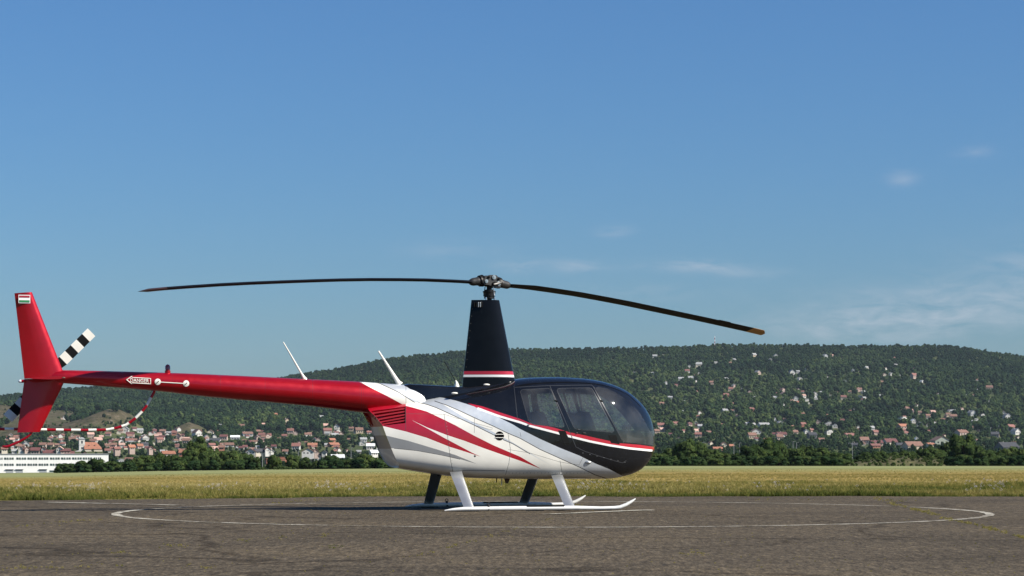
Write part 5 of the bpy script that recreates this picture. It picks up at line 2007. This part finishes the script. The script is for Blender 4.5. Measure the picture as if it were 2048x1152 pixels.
HRECT += [(x_, d_, 8), (x0c + 6, CDD, 12)]

# ------------------------------------------------------------------ poles, radio mast
M['concrete'] = pm('pale_concrete_pole', (.26, .26, .25), .8)
for (px, top, nm) in ((525, 907, 'left of the brick hall'), (541, 905, 'in front of the brick hall'), (596.5, 902, 'right of the brick hall'), (629, 906, 'left of the white shed'), (702, 896, 'right of the white shed'),
                      (1467.7, 886, 'right of the orange roof, the nearer to it'), (1478.7, 886, 'right of the orange roof, the farther from it'), (1586, 883, 'left one of a pair above the tree line'), (1593, 885, 'right one of a pair above the tree line'), (1704.7, 884, 'beside the dark solar roof')):
    d = 640.0
    x = (px - CX) * d / F
    zb_, zt_ = float(tz(x, d)) - .5, CH + (YH - top) * d / F
    p = empty('lamp_post', (x, d, zb_))
    tag(p, 'thin pale lamp post ' + nm, 'lamp post', 'lamp posts along the far road')
    MB().tube([(0, 0, 0), (0, 0, zt_ - zb_)], [.11, .06], 8).build('pole', M['concrete'], p)
    MB().box((.35, 0, zt_ - zb_ + .03), (.6, .16, .10)).build('lamp_head', M['concrete'], p)
d = 4460.0
x = (1429.5 - CX) * d / F
zb_ = float(tz(x, d))
zt_ = CH + (YH - 672) * d / F
p = empty('radio_mast', (x, d, zb_))
tag(p, 'slender red and white radio mast on the wooded ridge', 'mast')
hh = zt_ - zb_
for k in range(7):
    MB().tube([(0, 0, hh * k / 7), (0, 0, hh * (k + 1) / 7)], .55, 6).build('mast_section', M['flagwhite'] if k % 2 == 0 else M['flagred'], p)
# ------------------------------------------------------------------ woods, trees, grass
def lumps(X, D, s):
    return (np.sin(X / s + 1.3 * np.sin(D / s * .7)) * np.sin(D / (s * 1.7) + 1.1 * np.sin(X / s * .6)) + .6 * np.sin(X / (s * .43) + D / (s * .71)) * np.sin(D / (s * .39)))


HR = np.array(HRECT)


def clear_of_houses(X, D, front, back=9.0, side=2.5, leak=0.0):
    ok = np.ones(len(X), bool)
    for lo in range(0, len(X), 4000):
        x, d = X[lo:lo + 4000, None], D[lo:lo + 4000, None]
        # compare along sight lines from the airfield so that the clearing lies on the valley side
        bad = (np.abs(x - HR[None, :, 0] * d / HR[None, :, 1]) < HR[None, :, 2] + side) & (d - HR[None, :, 1] > -front) & (d - HR[None, :, 1] < back + HR[None, :, 2])
        ok[lo:lo + 4000] = ~bad.any(1)
    return ok | (rng.uniform(0, 1, len(X)) < leak)


far_protos = proto_collection('far_tree', [crown_mesh('far_tree', 100 + i, 130, .11, 8 + i % 3, M['leaf_far'], .9) for i in range(6)])
N = 130000
D = np.sqrt(rng.uniform(2250 ** 2, 4620 ** 2, N))
pxs = rng.uniform(-1350, 3350, N)
X = (pxs - CX) / F * D
up = np.clip((D - 2500) / 1900, 0, 1)
villa = (pxs > 1250) & (D < 4150)
dens = np.where(D > 4000, .95, .85) - np.where(villa, .12, 0) - .35 * bare_at(X, D) * 2.6
dens = dens - np.clip((2750 - D) / 400, 0, 1) * np.where(pxs < 830, .58, .32)
keep = rng.uniform(0, 1, N) < np.clip(dens + .12 * lumps(X, D, 60), 0, 1)
X, D, pxs = X[keep], D[keep], pxs[keep]
glade = ((lumps(X, D, 33) + .35 * lumps(X, D, 11)) > .98) & (D < 3950) & (pxs > 1100)
X, D, pxs = X[~glade], D[~glade], pxs[~glade]
keep = clear_of_houses(X, D, 46.0) & ~((D < 2950) & ~clear_of_houses(X, D, 100.0, 6, 0.5))
X, D, pxs = X[keep], D[keep], pxs[keep]
n = len(X)
size = rng.uniform(7.5, 12.5, n) * np.where((pxs > 1250) & (D < 4050), rng.uniform(.62, 1.05, n), np.where(D > 4150, .72, 1.0))
size = size * np.where((D < 2900) & (pxs < 830), .52, np.where((D < 2700) & (pxs > 1250), .62, 1.0))
hgt = size * rng.uniform(.85, 1.2, n)
tint = np.clip(.42 + .20 * lumps(X, D, 90) + .12 * lumps(X, D, 23) + rng.normal(0, .20, n) + np.where((pxs > 1250) & (D < 3900), .14, 0) - np.where(D > 4150, .12, 0), 0, 1)
rot = np.zeros((n, 3))
rot[:, 2] = rng.uniform(0, 6.28, n)
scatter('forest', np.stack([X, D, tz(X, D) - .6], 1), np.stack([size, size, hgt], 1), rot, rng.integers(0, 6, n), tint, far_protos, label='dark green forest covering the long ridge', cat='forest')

# trees standing among the houses
mid_protos = proto_collection('mid_tree', [crown_mesh('mid_tree', 200 + i, 420, .06, 10, M['leaf_far'], .8, taper=.3 if i > 3 else 0) for i in range(6)])
N = 15000
D = np.sqrt(rng.uniform(1050 ** 2, 2300 ** 2, N))
pxs = rng.uniform(-420, 2480, N)
X = (pxs - CX) / F * D
keep = (rng.uniform(0, 1, N) < np.clip(np.where(pxs < 820, .24, .42) + .30 * lumps(X, D, 55), .04, 1)) & clear_of_houses(X, D, 170.0, 8, .8, .16)
keep &= ~((pxs < 225) & (D < 1400))
X, D, pxs = X[keep], D[keep], pxs[keep]
n = len(X)
size = rng.uniform(3.2, 6.4, n) * np.where(pxs < 830, .8, 1.0)
tint = np.clip(.30 + .12 * lumps(X, D, 40) + rng.normal(0, .17, n), 0, 1)
rot = np.zeros((n, 3))
rot[:, 2] = rng.uniform(0, 6.28, n)
scatter('village_trees', np.stack([X, D, tz(X, D) - .4], 1), np.stack([size, size, size * rng.uniform(.8, 1.35, n)], 1), rot, rng.integers(0, 6, n), tint, mid_protos, label='mixed green trees filling the gaps between village houses', cat='trees')

# shrubs dotting the bare knolls
N = 2600
D = rng.uniform(2500, 3500, N)
pxs = rng.uniform(-300, 430, N)
X = (pxs - CX) / F * D
keep = (bare_at(X, D) > .15) & (rng.uniform(0, 1, N) < np.clip(.25 + .35 * lumps(X, D, 34), 0.06, 1))
X, D = X[keep], D[keep]
n = len(X)
size = rng.uniform(2.0, 5.0, n)
rot = np.zeros((n, 3))
rot[:, 2] = rng.uniform(0, 6.28, n)
scatter('knoll_scrub', np.stack([X, D, tz(X, D) - .3], 1), np.stack([size, size, size * .8], 1), rot, rng.integers(0, 6, n), rng.uniform(.3, .9, n), far_protos, label='scattered shrubs on the bare tan knolls', cat='scrub')

# --- tree line beyond the field: every tree a thing of its own
CROWN = [crown_mesh('crown', 300 + i, 3200, .022, 34, M['leaf'], .80, bot=.02, asp=1.7) for i in range(7)]
CROWN_TALL = [crown_mesh('crown', 340 + i, 3200, .026, 34, M['leaf'], .78, taper=.75, bot=.0, asp=.8) for i in range(2)]


def trunk_mesh(seed):
    r = random.Random(seed)
    mb = MB()
    top = (r.uniform(-.05, .05), r.uniform(-.05, .05), .55)
    mb.tube([(0, 0, -.03), (top[0] * .4, top[1] * .4, .25), top], [.035, .026, .012], 7)
    for k in range(4):
        a = r.uniform(0, 6.28)
        z = r.uniform(.16, .38)
        mb.tube([(0, 0, z), (math.cos(a) * .14, math.sin(a) * .14, z + .14), (math.cos(a) * .24, math.sin(a) * .24, z + .30)], [.016, .011, .005], 5)
    return mb.mesh('trunk', M['bark'])


TRUNK = [trunk_mesh(i) for i in range(4)]
# px, top row, width px, tall
TL = [(118, 932, 26), (140, 927, 34), (165, 921, 38), (193, 916, 42), (222, 922, 42), (248, 926, 38), (270, 916, 44), (292, 910, 44), (316, 904, 46), (342, 909, 40), (364, 911, 42), (400, 865, 56, 1), (384, 876, 44, 1),
      (381, 886, 34), (419, 893, 44), (441, 898, 44), (466, 901, 48), (490, 905, 44), (508, 913, 32), (350, 921, 40), (300, 923, 40), (455, 918, 46), (420, 919, 44),
      (636, 921, 40), (662, 909, 40), (690, 920, 42), (715, 915, 42), (738, 908, 48), (760, 921, 40), (778, 903, 52), (800, 912, 46), (585, 908, 34), (612, 914, 30), (548, 910, 30), (655, 922, 36), (710, 923, 36),
      (850, 915, 50), (905, 905, 50), (960, 915, 50), (1015, 900, 52), (1070, 912, 50), (1130, 905, 50), (1185, 912, 50), (1240, 900, 50), (1285, 908, 46),
      (1318, 905, 50), (1345, 896, 52), (1370, 878, 54), (1399, 884, 46), (1425, 899, 46), (1450, 904, 50), (1480, 906, 50), (1502, 888, 62), (1530, 899, 46), (1546, 877, 62), (1566, 899, 50), (1590, 896, 50), (1612, 889, 46), (1640, 895, 60), (1665, 904, 50), (1690, 906, 46),
      (1340, 918, 42), (1385, 914, 44), (1430, 917, 42), (1470, 919, 44), (1520, 911, 54), (1558, 914, 46), (1605, 911, 54), (1650, 914, 46), (1682, 917, 40),
      (1730, 904, 46), (1757, 900, 42), (1786, 904, 42), (1815, 900, 46), (1845, 897, 48), (1871, 894, 52), (1900, 884, 54), (1928, 868, 64), (1950, 888, 52), (1928, 909, 44), (1968, 899, 52), (1992, 904, 46), (2016, 894, 54), (2042, 899, 52), (1980, 915, 44), (2030, 914, 46), (2075, 900, 54)]
TSEC = [(-100, 240, 'in front of the white warehouse'), (240, 375, 'between warehouse and the pointed tree'), (375, 530, 'beside the pointed tall tree'), (530, 632, 'by the brick hall'), (632, 830, 'beside the rear cowl'), (830, 1300, 'behind the cabin'),
        (1300, 1412, 'just ahead of the nose'), (1412, 1512, 'below the orange roof'), (1512, 1620, 'below the twin lamp posts'), (1620, 1712, 'left of the mound'), (1712, 1850, 'behind the mound'), (1850, 1958, 'right end of the mound'), (1958, 2200, 'at the right edge')]
tcell = {}
for i, t in enumerate(TL):
    front = t[1] > 908
    tcell.setdefault((pick(TSEC, t[0]), front), []).append(i)
for i, t in enumerate(TL):
    px, top, wp = t[:3]
    front = top > 908
    d = 425.0 + (rnd.uniform(0, 12) if front else rnd.uniform(25, 95))
    x = (px - CX) * d / F
    zb_ = float(tz(x, d)) - .1
    zt_ = CH + (YH - top) * d / F
    h = (zt_ - zb_) * 1.03
    w = wp * 1.32 * d / F
    sec = pick(TSEC, px)
    mates = sorted(tcell[(sec, front)], key=lambda j: TL[j][0])
    tall = len(t) > 3
    root = empty('tree' if not front else 'shrub', (x, d, zb_), rnd.uniform(0, 6.28))
    root.scale = (w, w, h)
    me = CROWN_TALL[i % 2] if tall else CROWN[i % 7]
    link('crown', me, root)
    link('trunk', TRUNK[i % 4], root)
    if tall:
        lb = 'tallest pointed dark tree, rising above the tree line below the boom' if top < 870 else 'second tallest pointed tree, just left of the tallest one below the boom'
    else:
        lb = '%s %s' % ('low green shrub' if front else 'taller green tree', sec)
        if len(mates) > 1:
            lb += ', ' + ORD[mates.index(i)] + ' from left in its row'
    tag(root, lb, 'shrub' if front else 'tree', 'trees and shrubs beyond the field')

# low scrub filling the foot of the tree line and the mound
near_protos = proto_collection('scrub', [crown_mesh('scrub', 400 + i, 500, .055, 10, M['leaf_far'], .8, bot=0) for i in range(4)])
P, S, T = [], [], []
for k in range(1350):
    px = rnd.uniform(-700, 2900)
    d = rnd.uniform(418, 470)
    if 510 < px < 632 or 1695 < px < 1890:
        s_, t_ = rnd.uniform(.4, .9), rnd.uniform(.7, 1.0)
    else:
        s_, t_ = rnd.uniform(.9, 2.2), rnd.uniform(.15, .75)
    if -120 < px < 116:
        continue
    P.append(((px - CX) * d / F, d, float(tz((px - CX) * d / F, d)) - .1))
    S.append((s_ * 1.5, s_ * 1.5, s_))
    T.append(t_)
for k in range(170):      # tufts of dry scrub on the mound
    i_, j_ = rnd.uniform(3, 37), rnd.uniform(1, 7)
    d = 436 + j_ * 3.2
    x = (1680 + i_ * 6.4 - CX) * d / F
    a = max(0, math.sin(math.pi * i_ / 40)) ** .7 * max(0, math.sin(math.pi * j_ / 12)) ** .6
    s_ = rnd.uniform(.25, .7)
    P.append((x, d, float(tz(x, d)) - .3 + 1.9 * a))
    S.append((s_ * 1.7, s_ * 1.7, s_))
    T.append(rnd.uniform(.7, 1.0))
scatter('undergrowth', P, S, [(0, 0, rnd.uniform(0, 6.28)) for _ in P], [rnd.randrange(4) for _ in P], T, near_protos, label='low scrub along the foot of the tree line', cat='undergrowth')
# dry mound right of the nose
V, Q = [], []
nx, ny = 40, 12
for j in range(ny + 1):
    for i in range(nx + 1):
        d = 436 + j * 3.2
        px = 1680 + i * 6.4
        x = (px - CX) * d / F
        a = max(0, math.sin(math.pi * i / nx)) ** .7 * max(0, math.sin(math.pi * j / ny)) ** .6
        V.append((x, d, float(tz(x, d)) - .25 + 1.9 * a * (1 + .12 * math.sin(i * 1.3) + .1 * math.sin(j * 2.1 + i))))
for j in range(ny):
    for i in range(nx):
        b = j * (nx + 1) + i
        Q.append((b, b + 1, b + nx + 2, b + nx + 1))
me = bpy.data.meshes.new('mound')
me.from_pydata(V, [], Q)
M['mound'] = pm('dry_scrub_earth', (.095, .088, .040), 1.0, var=.5, vscale=.5, bump=1.0, bscale=1.5, spec=.1)
me.materials.append(M['mound'])
me.polygons.foreach_set('use_smooth', [True] * len(Q))
tag(link('mound', me), kind='structure')

# --- meadow grass
def tuft(seed, nb, spread, lean):
    r = random.Random(seed)
    V, Q, lv = [], [], []
    for k in range(nb):
        a = r.uniform(0, 6.28)
        rr_ = spread * math.sqrt(r.random())
        x, y = math.cos(a) * rr_, math.sin(a) * rr_
        h = r.uniform(.5, 1.1)
        la = r.uniform(0, 6.28)
        lx, ly = math.cos(la) * lean * r.uniform(.3, 1.2), math.sin(la) * lean * r.uniform(.3, 1.2)
        w = r.uniform(.018, .035)
        ta = r.uniform(0, 3.14)
        wx_, wy_ = math.cos(ta) * w, math.sin(ta) * w
        b = len(V)
        V += [(x - wx_, y - wy_, 0), (x + wx_, y + wy_, 0), (x + lx * .35 + wx_ * .8, y + ly * .35 + wy_ * .8, h * .6), (x + lx * .35 - wx_ * .8, y + ly * .35 - wy_ * .8, h * .6), (x + lx, y + ly, h)]
        Q += [(b, b + 1, b + 2, b + 3), (b + 3, b + 2, b + 4)]
        q = r.random()
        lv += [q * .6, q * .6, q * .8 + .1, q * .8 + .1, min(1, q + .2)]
    me = bpy.data.meshes.new('tuft')
    me.from_pydata(V, [], Q)
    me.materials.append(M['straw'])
    a = me.attributes.new('leafv', 'FLOAT', 'POINT')
    a.data.foreach_set('value', lv)
    return me


grass_protos = proto_collection('tuft', [tuft(500 + i, 22, .45, .45) for i in range(5)])


def grass_zone(N, d0, d1, s0, s1, tint_f, amax=.34, edge=True):
    D = np.sqrt(rng.uniform(d0 ** 2, d1 ** 2, N))
    X = rng.uniform(-amax, amax, N) * D
    keep = D > apron_edge(X) - .05 + .22 * np.sin(X * 1.9) * np.sin(X * .7) if edge else np.ones(N, bool)
    X, D = X[keep], D[keep]
    s = rng.uniform(s0, s1, len(X))
    return X, D, s, tint_f(X, D)


gX, gD, gS, gT = [], [], [], []


def tint_near(X, D):
    e = D - apron_edge(X)
    t = .38 + .16 * lumps(X, D, 2.2) + .14 * lumps(X, D, 6.5) + rng.normal(0, .18, len(X))
    lim = .55 + .45 * np.sin(X * .9) * np.sin(X * .37 + 1)
    t = np.where(e < lim, .14 + .2 * np.clip(e, 0, 1) + rng.normal(0, .10, len(X)), t)
    t = t + .30 * np.clip((e - 5) / 14, 0, 1)
    return np.clip(t, 0, 1)


for z_ in (grass_zone(52000, 38.0, 47, .07, .16, tint_near), grass_zone(42000, 46, 60, .06, .13, tint_near), grass_zone(42000, 59, 100, .04, .085, lambda X, D: np.clip(.72 + .12 * lumps(X, D, 9) + rng.normal(0, .10, len(X)), 0, 1)),
           grass_zone(12000, 98, 180, .035, .07, lambda X, D: np.clip(.62 + .15 * lumps(X, D * 3, 20) + rng.normal(0, .08, len(X)), 0, 1))):
    for a, b in zip((gX, gD, gS, gT), z_):
        a.append(b)
X, D, S, T = (np.concatenate(q) for q in (gX, gD, gS, gT))
e = D - apron_edge(X)
S = np.where(e < .8, S * np.clip(.62 + .42 * np.sin(X * 2.1 + np.sin(X * .63) * 3) * np.sin(X * .47 + 2), .2, 1.2), .88 * S * np.clip(.85 + .35 * lumps(X, D, 1.1), .45, 1.4))
rot = np.zeros((len(X), 3))
rot[:, 2] = rng.uniform(0, 6.28, len(X))
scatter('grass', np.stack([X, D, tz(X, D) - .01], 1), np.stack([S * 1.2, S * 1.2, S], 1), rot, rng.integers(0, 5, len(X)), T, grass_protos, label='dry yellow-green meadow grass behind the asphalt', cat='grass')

# wild flowers
M['petal'] = pm('pale_lilac_petals', (.62, .58, .66), .8)
fm = MB()
for k in range(7):
    a = k * .9
    r_ = .3 + .25 * (k % 3)
    fm.ball((math.cos(a) * r_ * .9, math.sin(a) * r_ * .9, .2 + .28 * (k % 4)), (.13, .13, .09), seg=6, rg=4)
fme = fm.mesh('flower_head', M['petal'])
fcol = proto_collection('flower_head', [fme])
P, S = [], []
for (c0, w_, n_) in ((160, 60, 40), (440, 40, 24), (640, 30, 16), (700, 60, 30), (1175, 50, 40), (1250, 60, 20), (1560, 80, 20), (1980, 60, 40), (60, 60, 16), (900, 120, 20), (1024, 1000, 90)):
    for k in range(n_):
        px = rnd.gauss(c0, w_ * .5) if w_ < 500 else rnd.uniform(-100, 2150)
        d = rnd.uniform(41.5, 54)
        x = (px - CX) * d / F
        P.append((x, d, float(tz(x, d)) + rnd.uniform(.07, .16)))
        s_ = rnd.uniform(.016, .04)
        S.append((s_, s_, s_))
scatter('wildflowers', P, S, [(0, 0, rnd.uniform(0, 6.28)) for _ in P], [0] * len(P), [.5] * len(P), fcol, label='small pale lilac wildflowers in the meadow edge', cat='wildflowers')

# weeds in the cracks of the apron
P, S, T = [], [], []


def weed(px, py, s0, s1, t0, t1):
    x, d = gp(px, py)
    P.append((x, d, .004))
    s_ = rnd.uniform(s0, s1)
    S.append((s_ * 1.5, s_ * 1.5, s_))
    T.append(rnd.uniform(t0, t1))


for line, nper, sp in (([(1752, 996), (1790, 1010), (1830, 1020), (1860, 1027), (1900, 1041), (1950, 1050), (2000, 1064), (2070, 1083)], 42, 1.6), ([(-10, 1058), (90, 1048), (150, 1043), (205, 1040)], 26, 1.2),
                       ([(815, 1117), (900, 1096), (960, 1079), (1020, 1061), (1112, 1034)], 22, 2.2), ([(540, 1007), (600, 1003), (660, 998)], 46, 2.0), ([(1480, 1000), (1560, 999), (1640, 1000)], 20, 1.4), ([(0, 1140), (60, 1137), (240, 1133)], 12, 2.0)):
    big_ = 1.5 if line[0][0] > 1700 else 1.0
    for a, b in zip(line, line[1:]):
        for k in range(int(nper * big_)):
            t = rnd.random()
            if math.sin(t * 9 + a[0]) < -.55:
                continue
            weed(a[0] + (b[0] - a[0]) * t + rnd.gauss(0, 5), a[1] + (b[1] - a[1]) * t + rnd.gauss(0, sp * .6), .005 * big_, .022 * big_, .42 + .1 * (big_ - 1), .72 + .1 * (big_ - 1))
for (px, py, w_, n_, t0, t1) in ((350, 1093, 16, 20, .5, .9), (665, 1095, 12, 16, .2, .5), (80, 1136, 26, 22, .6, 1), (420, 1137, 10, 10, .7, 1), (490, 1081, 10, 10, .4, .8), (650, 1073, 7, 9, .6, .9), (1390, 1109, 20, 14, .7, 1), (1160, 1011, 9, 22, .6, 1), (240, 1107, 16, 12, .6, 1), (555, 1075, 10, 8, .6, 1), (1790, 1002, 14, 30, .5, .9)):
    for k in range(n_):
        weed(rnd.gauss(px, w_), rnd.gauss(py, 1.8), .006, .022, t0 * .75, t1 * .75)
for k in range(600):
    weed(rnd.uniform(-60, 2110), rnd.uniform(1000, 1150), .004, .014, .45, .8)
scatter('apron_weeds', P, S, [(0, 0, rnd.uniform(0, 6.28)) for _ in P], [rnd.randrange(5) for _ in P], T, grass_protos, label='dry weeds and straw in the cracks of the asphalt', cat='weeds')

# ------------------------------------------------------------------ air
HZ_TOP = float(max(tz(np.linspace(-900, 900, 200), np.full(200, 4500.0)))) + 40
hz = MB().box((0, 2600, (HZ_TOP - 120) / 2), (9200, 6400, HZ_TOP + 120))
mh = bpy.data.materials.new('summer_haze')
mh.use_nodes = True
mh.node_tree.nodes.clear()
pv = mh.node_tree.nodes.new('ShaderNodeVolumePrincipled')
pv.inputs['Color'].default_value = (.70, .86, 1.0, 1)
pv.inputs['Density'].default_value = 1.8e-5
pv.inputs['Anisotropy'].default_value = 0.0
mo = mh.node_tree.nodes.new('ShaderNodeOutputMaterial')
mh.node_tree.links.new(pv.outputs[0], mo.inputs['Volume'])
tag(hz.build('haze', mh), 'thin blue summer haze over the valley', 'haze', kind='stuff')
